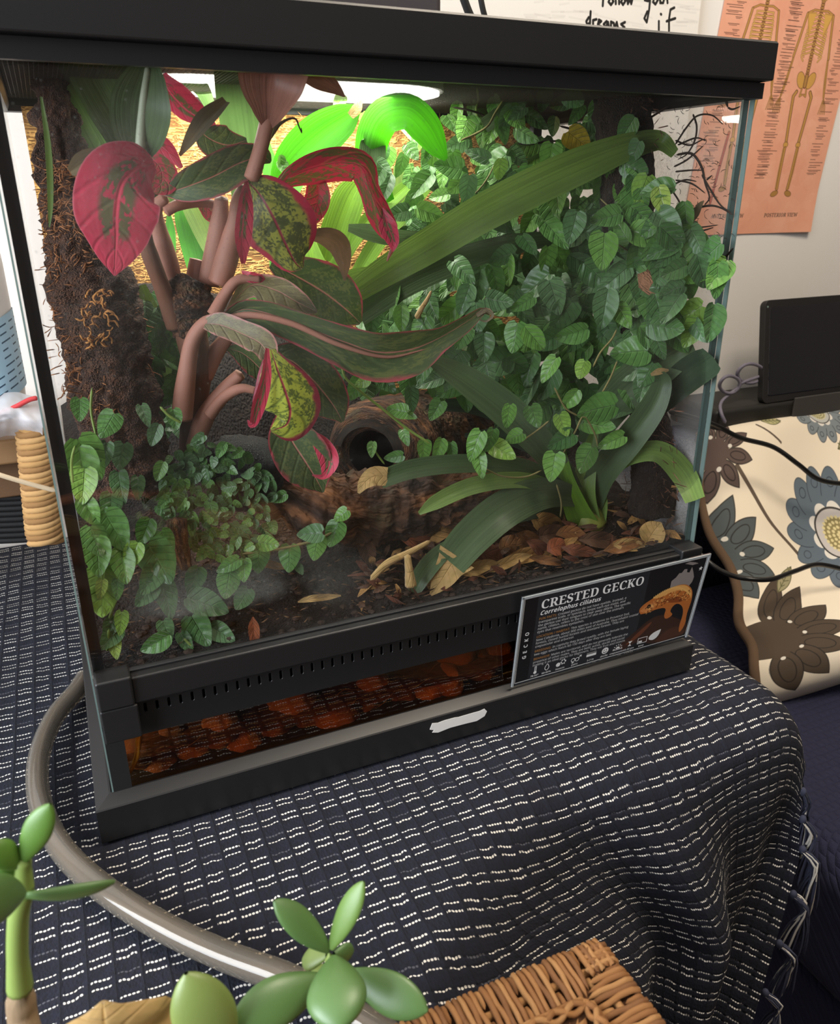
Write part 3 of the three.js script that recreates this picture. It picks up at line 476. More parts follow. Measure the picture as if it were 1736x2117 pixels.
    c.save(); c.translate(66, 480); c.rotate(-Math.PI / 2); c.fillStyle = '#e8e6e2'; c.font = 'bold 40px sans-serif'; 'GECKO'.split('').forEach((ch, i) => c.fillText(ch, i * 46, 0)); c.restore();
    // symbols along the foot
    c.strokeStyle = c.fillStyle = '#eceae6'; c.lineWidth = 5; const Y = 604;
    c.beginPath(); c.arc(150, Y + 14, 12, 0, 7); c.fill(); c.strokeRect(145, Y - 34, 10, 40);
    c.beginPath(); c.moveTo(238, Y - 32); c.quadraticCurveTo(268, Y + 6, 238, Y + 22); c.quadraticCurveTo(208, Y + 6, 238, Y - 32); c.stroke();
    c.beginPath(); c.arc(325, Y + 4, 17, 0, 7); c.fill(); for (let i = 0; i < 7; i++) { c.beginPath(); c.arc(362 + Math.cos(i) * 16, Y - 12 + Math.sin(i) * 18, 6, 0, 7); c.fill(); }
    c.beginPath(); c.arc(440, Y, 14, 0, 7); c.moveTo(440, Y + 14); c.lineTo(440, Y + 30); c.moveTo(430, Y + 22); c.lineTo(450, Y + 22); c.stroke(); c.beginPath(); c.arc(472, Y + 2, 14, 0, 7); c.moveTo(482, Y - 8); c.lineTo(500, Y - 26); c.lineTo(486, Y - 26); c.moveTo(500, Y - 26); c.lineTo(500, Y - 12); c.stroke();
    c.fillRect(545, Y - 12, 78, 20); c.fillStyle = '#8a8884'; c.fillRect(545, Y - 26, 78, 10);
    c.fillStyle = '#eceae6'; c.beginPath(); c.arc(695, Y - 4, 27, 0, 7); c.fill(); c.fillStyle = '#14161a'; c.beginPath(); c.arc(686, Y - 10, 4, 0, 7); c.arc(704, Y - 10, 4, 0, 7); c.fill(); c.strokeStyle = '#14161a'; c.beginPath(); c.arc(695, Y - 2, 14, 0.3, 2.8); c.stroke();
    c.strokeStyle = c.fillStyle = '#eceae6'; c.beginPath(); c.arc(800, Y + 10, 18, Math.PI, 0); c.fill(); for (let i = 0; i < 7; i++) { const a = Math.PI + i * Math.PI / 6; c.beginPath(); c.moveTo(800 + Math.cos(a) * 25, Y + 8 + Math.sin(a) * 25); c.lineTo(800 + Math.cos(a) * 38, Y + 8 + Math.sin(a) * 38); c.stroke(); } c.fillRect(760, Y + 14, 80, 5);
    c.beginPath(); c.moveTo(880, Y - 26); c.lineTo(916, Y - 26); c.lineTo(884, Y + 16); c.lineTo(914, Y + 16); c.closePath(); c.fill();
    c.strokeRect(965, Y - 28, 76, 46); c.fillRect(972, Y - 4, 30, 16);
    c.beginPath(); c.moveTo(1150, Y - 60); c.quadraticCurveTo(1146, Y + 14, 1096, Y + 20); c.quadraticCurveTo(1040, Y + 10, 1064, Y - 26); c.quadraticCurveTo(1086, Y - 54, 1150, Y - 60); c.fill();
    c.font = 'bold 21px sans-serif'; c.textAlign = 'center'; c.fillStyle = '#d9d7d3'; for (const [s, x] of [['78-82\u00b0', 150], ['60-80%', 240], ['insects', 345], ['pairs', 458], ['5-7 in', 585], ['docile', 695], ['crepuscular', 800], ['15-20 yrs', 898], ['easy', 1003]]) c.fillText(s, x, 652);
  });
  const s = thing('sign_card', 'small black information sign about the crested gecko standing on the front rim', 'sign', V(0.5, 0.006, 0));
  const at = (u, v) => BL.clone().lerp(BR, u).lerp(TL.clone().lerp(TR, u), v), nn = V(0, -0.12, 1).normalize();
  const slab = (u0, u1, v0, v1, d0, d1) => { const c = [[u0, v0], [u1, v0], [u1, v1], [u0, v1]].map(q => at(...q)), A = c.map(p => p.clone().addScaledVector(nn, d1)), B = c.map(p => p.clone().addScaledVector(nn, d0)), g = []; const q = (a, b, cc, d) => g.push(...[a, b, cc, a, cc, d].flatMap(p => [p.x, p.y, p.z])); q(A[0], A[1], A[2], A[3]); q(B[3], B[2], B[1], B[0]); for (let i = 0; i < 4; i++) q(B[i], B[(i + 1) % 4], A[(i + 1) % 4], A[i]); const o = new THREE.BufferGeometry(); o.setAttribute('position', new THREE.Float32BufferAttribute(g, 3)); o.setAttribute('uv', new THREE.Float32BufferAttribute(new Float32Array(g.length / 3 * 2), 2)); o.computeVertexNormals(); return o; };
  add('backing', slab(0, 1, 0, 1, -0.0016, -0.0002), phys({ color: S(46, 48, 52), roughness: 0.2, clearcoat: 1 }), s);
  add('printed_card', grid(1, 1, (u, v) => at(0.012 + u * 0.976, 0.02 + v * 0.96)), std({ map: img, roughness: 0.35 }), s);
  add('clear_edge', [slab(0, 1, 0.978, 1, -0.0004, 0.0008), slab(0, 0.01, 0, 1, -0.0004, 0.0008), slab(0.99, 1, 0, 1, -0.0004, 0.0008)], phys({ color: S(168, 172, 172), roughness: 0.15, clearcoat: 1 }), s, 'clear plastic edge');
}

boxed = true;
// ---------------------------------------------------------------- inside: soil, drainage, fibre wall, bark
const earthTex = tex(512, 512, (u, v) => { const n = fbm(u * 12, v * 12, 12, 91, 5), g = hash(u * 512 | 0, v * 512 | 0, 92), c = vnoise(u * 90, v * 90, 90, 93); return mix3(mix3([0.09, 0.065, 0.05], [0.25, 0.18, 0.125], n), g > 0.985 ? [0.62, 0.55, 0.42] : [0.05, 0.035, 0.03], g > 0.985 ? 0.7 : c > 0.7 ? 0.6 : 0.15); });
const earthBump = tex(512, 512, (u, v) => 0.5 * fbm(u * 40, v * 40, 40, 95, 3) + 0.5 * vnoise(u * 100, v * 100, 100, 96), false);
const barkTex = tex(512, 512, (u, v) => { const n = fbm(u * 7, v * 22, 0, 101, 5), m = fbm(u * 5 + 9, v * 5, 0, 102, 4), g = fbm(u * 60, v * 60, 0, 103, 2); return mix3(mix3([0.12, 0.075, 0.05], [0.46, 0.31, 0.19], n * n * 1.7), [0.30, 0.31, 0.22], sm(0.58, 0.75, m) * 0.5 * g * 1.6); });
const barkBump = tex(512, 512, (u, v) => Math.abs(fbm(u * 8, v * 30, 0, 105, 5) - 0.5) * 1.6 + 0.3 * fbm(u * 50, v * 50, 0, 106, 2), false);
const fibreTex = tex(512, 512, (u, v) => { const n = fbm(u * 40 + 8 * fbm(u * 9, v * 9, 0, 3), v * 120, 0, 111, 3), m = fbm(u * 7, v * 7, 0, 112, 4); return mix3([0.42, 0.27, 0.12], [0.90, 0.70, 0.40], sm(0.25, 0.75, n) * 0.8 + 0.3 * (m - 0.4)); });
M.earth = std({ color: new THREE.Color(0.5, 0.46, 0.44), map: rep(earthTex, 5, 4), bumpMap: rep(earthBump, 5, 4), bumpScale: 0.003, roughness: 0.95 });
M.bark = std({ color: new THREE.Color(1.25, 1.15, 1.05), map: barkTex, bumpMap: barkBump, bumpScale: 0.006, roughness: 0.9 });
M.fibre = std({ map: rep(fibreTex, 4, 3), bumpMap: rep(fibreTex, 4, 3), bumpScale: 0.003, roughness: 0.95 });
M.root = std({ color: S(74, 50, 34), roughness: 0.85 });
M.rootDark = std({ color: S(46, 35, 28), roughness: 0.9 });
M.straw = std({ color: S(196, 150, 84), roughness: 0.9 });
const IX0 = GX0 + GT + 0.0015, IX1 = GX1 - GT - 0.0015, IZ0 = BZ + GT + 0.001, IZ1 = GZ - GT - 0.0015;
const soilY = (x, z) => { const k = clamp((IZ1 - z) / 0.33); return 0.113 + 0.055 * sm(0.05, 0.8, k) + 0.03 * sm(0.35, 0.02, x) * sm(0.1, 0.6, k) + 0.012 * sm(0.42, 0.6, x) + 0.13 * sm(0.5, 0.95, k) * sm(0.45, 0.22, x) * sm(0.02, 0.12, x) + 0.05 * sm(0.55, 0.95, k) + 0.016 * (fbm(x * 22, z * 22, 0, 121, 4) - 0.5) * 2 * sm(0, 0.06, k) + 0.004 * (fbm(x * 90, z * 90, 0, 122, 2) - 0.5); };
{
  const g = [grid(110, 70, (u, v) => { const x = lerp(IX0, IX1, u), z = lerp(IZ0, IZ1, v); return V(x, soilY(x, z), z); }),
    grid(110, 6, (u, v) => { const x = lerp(IX0, IX1, u); return V(x, lerp(soilY(x, IZ1), 0.066, v), IZ1 + 0.0005); }), grid(40, 4, (u, v) => { const z = lerp(IZ0, IZ1, u); return V(IX1, lerp(soilY(IX1, z), 0.066, v), z); }), grid(40, 4, (u, v) => { const z = lerp(IZ1, IZ0, u); return V(IX0, lerp(soilY(IX0, z), 0.066, v), z); }), box(IX0, IX1, 0.062, 0.068, IZ0, IZ1)];
  tag(add('soil', g, M.earth), 'dark brown soil filling the floor of the terrarium', 'soil').userData.kind = 'stuff';
  tag(add('wet_gravel_bed', grid(60, 30, (u, v) => { const x = lerp(IX0, IX1, u), z = lerp(IZ0, IZ1 - 0.001, v); return V(x, 0.016 + 0.042 * sm(0.7, 0.35, v) + 0.012 * fbm(x * 40, z * 40, 0, 131, 3), z); }), std({ color: S(58, 30, 16), roughness: 0.5, bumpMap: earthBump, bumpScale: 0.003 })), 'wet dark brown layer under the soil seen through the amber lower window', 'gravel').userData.kind = 'stuff';
}
{ // clay lumps behind the amber window
  const lumps = [0, 1, 2].map(k => { let g = new THREE.IcosahedronGeometry(1, 6); g.deleteAttribute('normal'); g.deleteAttribute('uv'); g = mergeVertices(g, 1e-4); g.setAttribute('uv', new THREE.Float32BufferAttribute(Array.from({ length: g.attributes.position.count }, (_, i) => [g.attributes.position.getX(i), g.attributes.position.getY(i)]).flat(), 2)); const p = g.attributes.position; for (let i = 0; i < p.count; i++) { const q = V(p.getX(i), p.getY(i), p.getZ(i)), s = 0.55 + 0.85 * noise3(q, 1.5, 200 + k * 20) + 0.35 * (noise3(q, 5, 240) - 0.5); p.setXYZ(i, q.x * s, q.y * s * 0.85, q.z * s); } g.computeVertexNormals(); return g; });
  const mats = [S(150, 92, 52), S(124, 74, 42), S(164, 104, 62)].map(c => std({ color: c, roughness: 0.38, bumpMap: rep(earthBump, 2, 2), bumpScale: 0.002 }));
  const lump = (px, py, rpx, z, lab) => { const p = P(px, py, z), m = new THREE.Mesh(lumps[Math.floor(rnd() * 3)], mats[Math.floor(rnd() * 3)]); m.name = numbered('clay_lump'); m.scale.setScalar(rpx * depthOf(p) / FOCAL * 1.3); m.position.copy(p); m.rotation.set(rr(0, 6), rr(0, 6), rr(0, 6)); m.castShadow = m.receiveShadow = true; scene.add(m); tag(m, lab ?? 'wet reddish clay lump in the drainage layer behind the amber window', 'clay lump', lab ? undefined : 'clay lumps in the drainage layer'); };
  for (const [x, y, r] of [[330, 1575, 34], [395, 1545, 40], [455, 1500, 36], [505, 1540, 40], [560, 1500, 36], [610, 1455, 34], [640, 1500, 34], [585, 1420 + 30, 26], [745, 1470, 28], [770, 1420, 30], [990, 1370, 36], [1030, 1340, 26], [690, 1478, 44], [835, 1440, 30], [880, 1425, 44], [940, 1350, 32], [280, 1560, 30], [350, 1530, 28]]) lump(x, y, r, GZ - 0.034 - 0.012 * rnd());
  lump(925, 1405, 30, GZ - 0.03, 'reddest clay lump, right of the middle behind the amber window');
  tag(add('pale_root', pxTube([[300, 1480, -0.02], [287, 1525, -0.0205], [284, 1560, -0.02], [272, 1590, -0.02], [262, 1605, -0.021]], [0.002, 0.0026, 0.0024, 0.0012], 24), std({ color: S(150, 128, 52), roughness: 0.5 })), 'yellow green root hanging down behind the left end of the amber window', 'root');
  const wisps = []; for (let i = 0; i < 14; i++) { const x = rr(330, 1030), y = 1590 - (x - 300) * 0.25 - rr(10, 60); wisps.push(pxTube([[x, y, -0.0188], [x + rr(10, 40), y - rr(-10, 20), -0.0188], [x + rr(40, 90), y - rr(0, 40), -0.0188]], 0.0003, 10, 4)); }
  tag(add('root_wisps', wisps, M.root), 'hair-thin brown roots pressed against the amber window', 'roots').userData.kind = 'stuff';
}
{
  const f = thing('fibre_panel', 'straw-coloured coconut fibre panel covering the back of the terrarium', 'back panel', V(0.309, 0.1, IZ0 + 0.01));
  add('panel', grid(80, 60, (u, v) => V(lerp(IX0 + 0.012, IX1 - 0.012, u), lerp(0.13, 0.541, v), IZ0 + 0.006 + 0.008 * fbm(u * 24, v * 18, 0, 141, 4) * Math.min(1, 12 * u, 12 * (1 - u), 12 * (1 - v)))), M.fibre, f);
  const w = []; for (let i = 0; i < 700; i++) { const x = rr(IX0 + 0.02, IX1 - 0.02), y = rr(0.34, 0.54), a = rr(0, 3.14), l = rr(0.006, 0.02), z = IZ0 + rr(0.009, 0.017); w.push(tube([V(x, y, z), V(x + Math.cos(a) * l * 0.5, y + Math.sin(a) * l * 0.5, z + rr(0, 0.005)), V(x + Math.cos(a + 0.5) * l, y + Math.sin(a + 0.5) * l, z)], 0.00035, 4, 3)); }
  add('loose_fibres', w, M.straw, f).userData.kind = 'stuff';
}
// rough columns and mounds: a tube of given radii, roughened along its normals
function rough(pts, radii, amp, f, seg = 90, rad = 44, s = 0, squash = 1) {
  const g = tube(pts, radii, seg, rad), p = g.attributes.position, n = g.attributes.normal, uv = g.attributes.uv;
  for (let i = 0; i < p.count; i++) { const q = V(p.getX(i), p.getY(i), p.getZ(i)), k = amp * ((noise3(q, f, 300 + s) - 0.5) * 2 + 0.9 * (noise3(q, f * 3.3, 320 + s) - 0.5) * 2); p.setXYZ(i, q.x + n.getX(i) * k, q.y + n.getY(i) * k * squash, q.z + n.getZ(i) * k); uv.setXY(i, uv.getX(i) * 2, uv.getY(i) * 1); }
  g.computeVertexNormals(); return g;
}
M.peat = std({ map: rep(earthTex, 2, 2), color: new THREE.Color(3.6, 2.5, 1.9), bumpMap: rep(earthBump, 3, 3), bumpScale: 0.006, roughness: 0.95 });
{
  const t = thing('fern_trunk', 'tall brown trunk of matted fern root in the left front of the terrarium', 'trunk', V(0.07, 0.13, -0.13));
  add('trunk', rough([P(100, 140, -0.20), P(122, 300, -0.19), P(155, 450, -0.175), P(195, 610, -0.155), P(225, 740, -0.135), P(250, 880, -0.12), P(270, 1010, -0.12)], [0.013, 0.016, 0.024, 0.034, 0.033, 0.032, 0.036], 0.011, 75, 150, 60, 1), M.peat, t);
  const fib = []; for (let i = 0; i < 800; i++) { const y = rr(330, 850), c = lerp(130, 235, (y - 330) / 520), hw = lerp(40, 95, clamp((y - 330) / 300)), x = c + rr(-1, 1) * hw, z = lerp(-0.19, -0.13, (y - 330) / 520) + 0.035 - 0.02 * Math.abs(x - c) / hw, a = rr(-0.5, 3.6), l = rr(10, 34); fib.push(pxTube([[x, y, z], [x + Math.cos(a) * l * 0.5 + rr(-6, 6), y + Math.sin(a) * l * 0.5, z + rr(0, 0.006)], [x + Math.cos(a) * l, y + Math.sin(a) * l, z + rr(-0.002, 0.006)]], rr(0.0003, 0.0006), 5, 3)); }
  add('root_fibres', fib, std({ color: S(150, 98, 58), roughness: 0.9 }), t).userData.kind = 'stuff';
  const pale = []; for (let i = 0; i < 60; i++) { const y = rr(600, 720), x = 205 + (y - 640) * 0.1 + rr(-30, 25), a = rr(0, 6.28), l = rr(8, 26), z = -0.108; pale.push(pxTube([[x, y, z], [x + Math.cos(a) * l * 0.5, y + Math.sin(a) * l * 0.5, z + rr(0, 0.008)], [x + Math.cos(a + 0.6) * l, y + Math.sin(a + 0.6) * l, z + rr(-0.003, 0.006)]], rr(0.0005, 0.0009), 5, 4)); }
  add('pale_moss_tuft', pale, std({ color: S(178, 122, 62), roughness: 0.9 }), t, 'pale orange tuft of dry moss').userData.kind = 'stuff';
}
{
  const t = thing('cork_column', 'dark cork column standing in the right back corner behind the creeping vine', 'cork', V(0.53, 0.15, -0.27));
  add('bark', rough([PX(1285, 190, 0.570), PX(1290, 320, 0.572), PX(1302, 520, 0.578), PX(1330, 760, 0.588), PX(1346, 940, 0.588), PX(1345, 1070, 0.585)], [0.028, 0.026, 0.022, 0.018, 0.021, 0.024], 0.006, 60, 110, 44, 31), std({ map: rep(earthTex, 2, 3), color: new THREE.Color(0.8, 0.66, 0.58), bumpMap: rep(earthBump, 3, 3), bumpScale: 0.004, roughness: 0.95 }), t);
  const fib = []; for (let i = 0; i < 260; i++) { const low = i > 120, y = low ? rr(760, 1060) : rr(190, 520), x = low ? rr(1290, 1400) : rr(1240, 1365), a = rr(0, 6.28), l = rr(8, 30), q = (dx, dy) => PX(x + dx, y + dy, (low ? 0.562 : 0.555) + rr(0, 0.03)); fib.push(tube([q(0, 0), q(Math.cos(a) * l * 0.5, Math.sin(a) * l * 0.5), q(Math.cos(a) * l, Math.sin(a) * l)], rr(0.0003, 0.0006), 5, 3)); }
  add('root_fibres', fib, std({ color: S(92, 58, 40), roughness: 0.9 }), t).userData.kind = 'stuff';
  add('broken_branch', pxTube([[1318, 558, -0.085], [1345, 590, -0.062], [1370, 610, -0.05], [1395, 628, -0.042]], [0.011, 0.011, 0.008, 0.004], 24), std({ color: S(140, 98, 70), roughness: 0.9, bumpMap: barkBump, bumpScale: 0.003 }), t, 'pale brown broken branch stub');
}
{
  // cork log hide: a hollow log whose open end faces out, with bark running away to the right
  const t = thing('cork_hide', 'hollow cork log with a round dark opening in the middle of the soil', 'cork hide', V(0.28, 0.14, -0.18));
  const open = P(768, 938, -0.155), back = P(960, 900, -0.31), axis = back.clone().sub(open).normalize(), rgt = axis.clone().cross(V(0, 1, 0)).normalize(), up = rgt.clone().cross(axis).normalize(), k = depthOf(open) / FOCAL;
  const prof = [[0, 48], [-14, 60], [-10, 84], [14, 104], [60, 118], [200, 122], [420, 112]];
  const shell = (list, s) => grid(72, 40, (u, v) => { const f = v * (list.length - 1), i = Math.min(list.length - 2, Math.floor(f)), a = u * Math.PI * 2, r = lerp(list[i][1], list[i + 1][1], f - i) * k, d = lerp(list[i][0], list[i + 1][0], f - i) * k; const q = open.clone().addScaledVector(axis, d).addScaledVector(rgt, Math.cos(a) * r * 1.12).addScaledVector(up, Math.sin(a) * r), n = (noise3(q, 55, s) - 0.5) * 0.016 * sm(0.05, 0.4, v); return [q.addScaledVector(rgt, Math.cos(a) * n).addScaledVector(up, Math.sin(a) * n), u * 3, v * 1.5]; });
  add('bark', shell(prof, 411), M.bark, t);
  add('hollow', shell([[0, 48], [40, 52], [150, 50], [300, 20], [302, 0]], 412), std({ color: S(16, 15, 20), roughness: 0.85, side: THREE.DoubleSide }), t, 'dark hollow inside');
  add('lichen_rim', grid(60, 8, (u, v) => { const a = 0.1 + u * 2.9, r = lerp(56, 84, v) * k, d = lerp(-15, 0, v) * k; const q = open.clone().addScaledVector(axis, d - 0.0015).addScaledVector(rgt, Math.cos(a) * r * 1.12).addScaledVector(up, Math.sin(a) * r); return [q.addScaledVector(axis, -0.003 * noise3(q, 160, 413)), u * 2, v * 0.4]; }), std({ color: S(128, 120, 96), map: barkTex, bumpMap: rep(grain, 4, 2), bumpScale: 0.002, roughness: 0.95, side: THREE.DoubleSide }), t, 'grey lichen-pale rim of the opening');
}
{
  const t = thing('bark_slab', 'broad furrowed brown bark mound below and beside the round opening', 'bark', V(0.28, 0.12, -0.1));
  const g = rough([P(520, 1010, -0.13), P(600, 1010, -0.115), P(690, 1050, -0.105), P(800, 1050, -0.115), P(900, 1030, -0.125), P(1020, 1010, -0.15), P(1150, 990, -0.17)], [0.02, 0.034, 0.036, 0.033, 0.034, 0.034, 0.02], 0.014, 42, 140, 44, 51, 1.2);
  add('bark', g, M.bark, t);
  tag(add('dark_stone', rough([P(430, 985, -0.12), P(480, 975, -0.115), P(530, 990, -0.115), P(570, 1020, -0.115)], [0.02, 0.034, 0.034, 0.016], 0.006, 60, 40, 30, 61), std({ color: S(15, 15, 18), roughness: 0.6, bumpMap: rep(earthBump, 3, 3), bumpScale: 0.002 })), 'smooth dark rock left of the bark mound', 'rock');
}

// ---------------------------------------------------------------- leaves: what they are made of
const veins = (u, v, n = 7) => { const s = Math.abs(u - 0.5) * 2, mid = 1 - sm(0.0, 0.06, s), q = (v * n - s * 1.3) % 1, side = 1 - sm(0.0, 0.16, Math.abs(((q + 1) % 1) - 0.5) * 2 < 0.3 ? Math.abs(((q + 1) % 1) - 0.5) : 1); return [mid, side, s]; };
const figTex = tex(192, 256, (u, v) => { const [m, d, s] = veins(u, v, 6), n = fbm(u * 9, v * 9, 0, 501, 3); return mix3(mix3([0.80, 0.84, 0.74], [1, 1, 1], n), [1, 1, 0.90], Math.max(m * 0.8, d * 0.22)); });
const figBump = tex(128, 192, (u, v) => { const [m, d, s] = veins(u, v, 6); return 0.7 - 0.55 * m - 0.4 * d + 0.25 * fbm(u * 14, v * 14, 0, 503, 2); }, false);
const strapTex = tex(128, 256, (u, v) => { const n = fbm(u * 26, v * 1.6, 0, 511, 3), m = fbm(u * 4, v * 6, 0, 512, 3), e = sm(0.9, 1, Math.abs(u - 0.5) * 2); return mix3(mix3([0.70, 0.72, 0.66], [1, 1, 0.95], 0.6 * n + 0.4 * m), [0.9, 0.95, 0.8], e * 0.5); });
const strapBump = tex(128, 64, (u) => 0.5 + 0.5 * fbm(u * 40, 0, 0, 513, 2), false);
const mott = (u, v, s) => fbm(u * 8 + s, v * 13 + s, 0, 520 + s, 5);
// red-edged plant: dark green, red, lime and mauve blades, with midribs and blotches of their own
const agl = (body, blot, edge, rib, ew, cut, s, vein) => tex(192, 320, (u, v) => { const d = Math.abs(u - 0.5) * 2, n = mott(u, v, s), fine = fbm(u * 40, v * 70, 0, 530 + s, 2); let c = mix3(body, blot, sm(cut - 0.06, cut + 0.06, n * 0.55 + fine * 0.45)); const [m, sv] = veins(u, v, 6); c = mix3(c, vein, sv * 0.45); c = mix3(c, edge, sm(1 - ew - 0.12, 1 - ew + 0.02, d + 0.28 * (n - 0.5))); return mix3(c, rib, m); });
const C = (r, g, b) => [r / 255, g / 255, b / 255];
const aglT = {
  dark: agl(C(58, 76, 38), C(86, 96, 48), C(158, 62, 70), C(176, 112, 100), 0.05, 0.55, 1, C(84, 98, 54)),
  red: tex(192, 320, (u, v) => { const d = Math.abs(u - 0.5) * 2, n = mott(u, v, 2), f = fbm(u * 30, v * 40, 0, 541, 2); let c = mix3(C(186, 36, 66), C(206, 66, 92), n); const g = sm(0.44, 0.5, n * 0.6 + f * 0.4) * (1 - sm(0.3, 0.5, d)) * sm(0.05, 0.1, d) * sm(0.12, 0.22, v) * (1 - sm(0.62, 0.75, v)); c = mix3(c, C(86, 96, 50), g * 0.9); c = mix3(c, C(206, 58, 80), 1 - sm(0, 0.06, d)); return mix3(c, C(214, 112, 122), sm(0.94, 1, d)); }),
  lime: agl(C(96, 110, 36), C(176, 186, 62), C(142, 28, 54), C(152, 30, 56), 0.13, 0.44, 3, C(72, 92, 32)),
  mauve: agl(C(112, 104, 78), C(128, 122, 86), C(184, 128, 120), C(196, 142, 130), 0.06, 0.5, 4, C(134, 120, 94)),
  olive: agl(C(62, 68, 30), C(122, 124, 48), C(150, 30, 54), C(120, 28, 48), 0.12, 0.5, 6, C(52, 60, 28)),
  redgreen: agl(C(92, 82, 40), C(170, 40, 60), C(176, 38, 60), C(170, 50, 66), 0.12, 0.5, 5, C(122, 104, 50)),
};
const leafMat = (o) => phys({ side: THREE.DoubleSide, roughness: 0.95, transmission: 0.22, thickness: 0, clearcoat: 0.35, clearcoatRoughness: 0.32, ior: 1.45, ...o });
const A = Object.fromEntries(Object.entries(aglT).map(([k, t]) => [k, leafMat({ map: t, bumpMap: figBump, bumpScale: 0.0012 })]));
const fig = [S(88, 136, 60), S(104, 152, 62), S(70, 114, 54), S(132, 172, 66), S(84, 122, 74), S(164, 188, 84), S(196, 164, 44)].map(c => leafMat({ color: c, map: figTex, bumpMap: figBump, bumpScale: 0.0016, clearcoat: 0.5, clearcoatRoughness: 0.28 }));
const strap = (r, g, b, o = {}) => leafMat({ color: S(r, g, b), map: strapTex, bumpMap: strapBump, bumpScale: 0.0006, ...o });
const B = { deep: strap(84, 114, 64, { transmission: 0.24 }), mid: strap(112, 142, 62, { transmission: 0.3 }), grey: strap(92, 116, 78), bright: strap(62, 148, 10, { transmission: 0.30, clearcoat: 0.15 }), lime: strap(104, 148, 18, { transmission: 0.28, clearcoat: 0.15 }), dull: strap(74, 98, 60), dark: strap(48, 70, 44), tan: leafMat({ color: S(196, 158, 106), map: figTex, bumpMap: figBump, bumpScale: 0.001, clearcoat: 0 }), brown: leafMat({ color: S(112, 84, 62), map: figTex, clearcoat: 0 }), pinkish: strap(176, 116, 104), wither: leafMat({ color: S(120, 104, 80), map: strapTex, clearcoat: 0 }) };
const stemPink = std({ color: S(164, 112, 92), roughness: 0.55, bumpMap: rep(grain, 1, 3), bumpScale: 0.0004 }), stemBrown = std({ color: S(108, 68, 46), roughness: 0.7, bumpMap: rep(grain, 1, 4), bumpScale: 0.0006 }), stemGreen = std({ color: S(112, 134, 58), roughness: 0.6 }), vineStem = std({ color: S(112, 104, 62), roughness: 0.8 });
// heart-shaped leaf of unit length, base at the origin, tip at +y, top towards +z
const figShapes = [0, 1, 2, 3, 4].map(k => {
  const wide = [0.39, 0.33, 0.42, 0.36, 0.30][k], cup = [0.25, 0.5, -0.15, 0.35, 0.2][k], curl = [0.12, -0.1, 0.2, 0.05, -0.15][k];
  const half = v => wide * Math.pow(Math.sin(Math.PI * Math.pow(clamp(v, 0.003, 0.998), [0.54, 0.68, 0.60, 0.64, 0.56][k])), 0.56) * (1 - 0.20 * v * v) + 0.001;
  return grid(12, 20, (u, v) => { const a = (u - 0.5) * 2, w = half(v), notch = (k % 2 ? 0.05 : 0.10) * Math.pow(Math.abs(a), 1.5) * sm(0.30, 0, v) * -1; return V(a * w, v + notch, cup * Math.abs(a) * w + curl * (v - 0.5) * (v - 0.5) * 1.4 + 0.016 * Math.sin(v * 24 - Math.abs(a) * 5) * (1 - a * a) * sm(0, 0.2, Math.abs(a))); });
});
const DOWN = UP.clone().negate();
// ang: direction of the tip in the picture, 0 right, 90 down; tip/side: leaning of the leaf out of the picture's plane in degrees
function figLeaf(parent, px, py, z, len, ang, tone, tip = rr(-35, 35), side = rr(-35, 35), kind = Math.floor(rnd() * 5)) {
  const p = z.isVector3 ? z : P(px, py, z); { const lim = px > 1400 ? 0.582 : 0.556; if (p.x > lim) p.copy(PX(px, py, lim)); } const corner = boxed && p.x < 0.034 && p.z > -0.1; if (corner) p.x = lerp(p.x, 0.036, 0.7); const L = len * (corner ? 0.84 : 1) * depthOf(p) / FOCAL, a = ang * Math.PI / 180, toEye = EYE.clone().sub(p).normalize();
  const y = RIGHT.clone().multiplyScalar(Math.cos(a)).addScaledVector(DOWN, Math.sin(a)); y.addScaledVector(toEye, -y.dot(toEye)).normalize();
  const x = y.clone().cross(toEye).normalize(), zz = toEye.clone();
  const m = new THREE.Matrix4().makeBasis(x, y, zz), q = new THREE.Quaternion().setFromRotationMatrix(m);
  q.multiply(new THREE.Quaternion().setFromEuler(new THREE.Euler(tip * Math.PI / 180, side * Math.PI / 180, 0)));
  const o = new THREE.Mesh(figShapes[kind], fig[tone]); o.name = 'leaf'; o.castShadow = o.receiveShadow = true;
  o.quaternion.copy(q); o.scale.setScalar(L);
  o.position.copy(p).sub(V(0, 0.5, 0).applyQuaternion(q).multiplyScalar(L)).sub(worldAt(parent)); parent.add(o); return o;
}

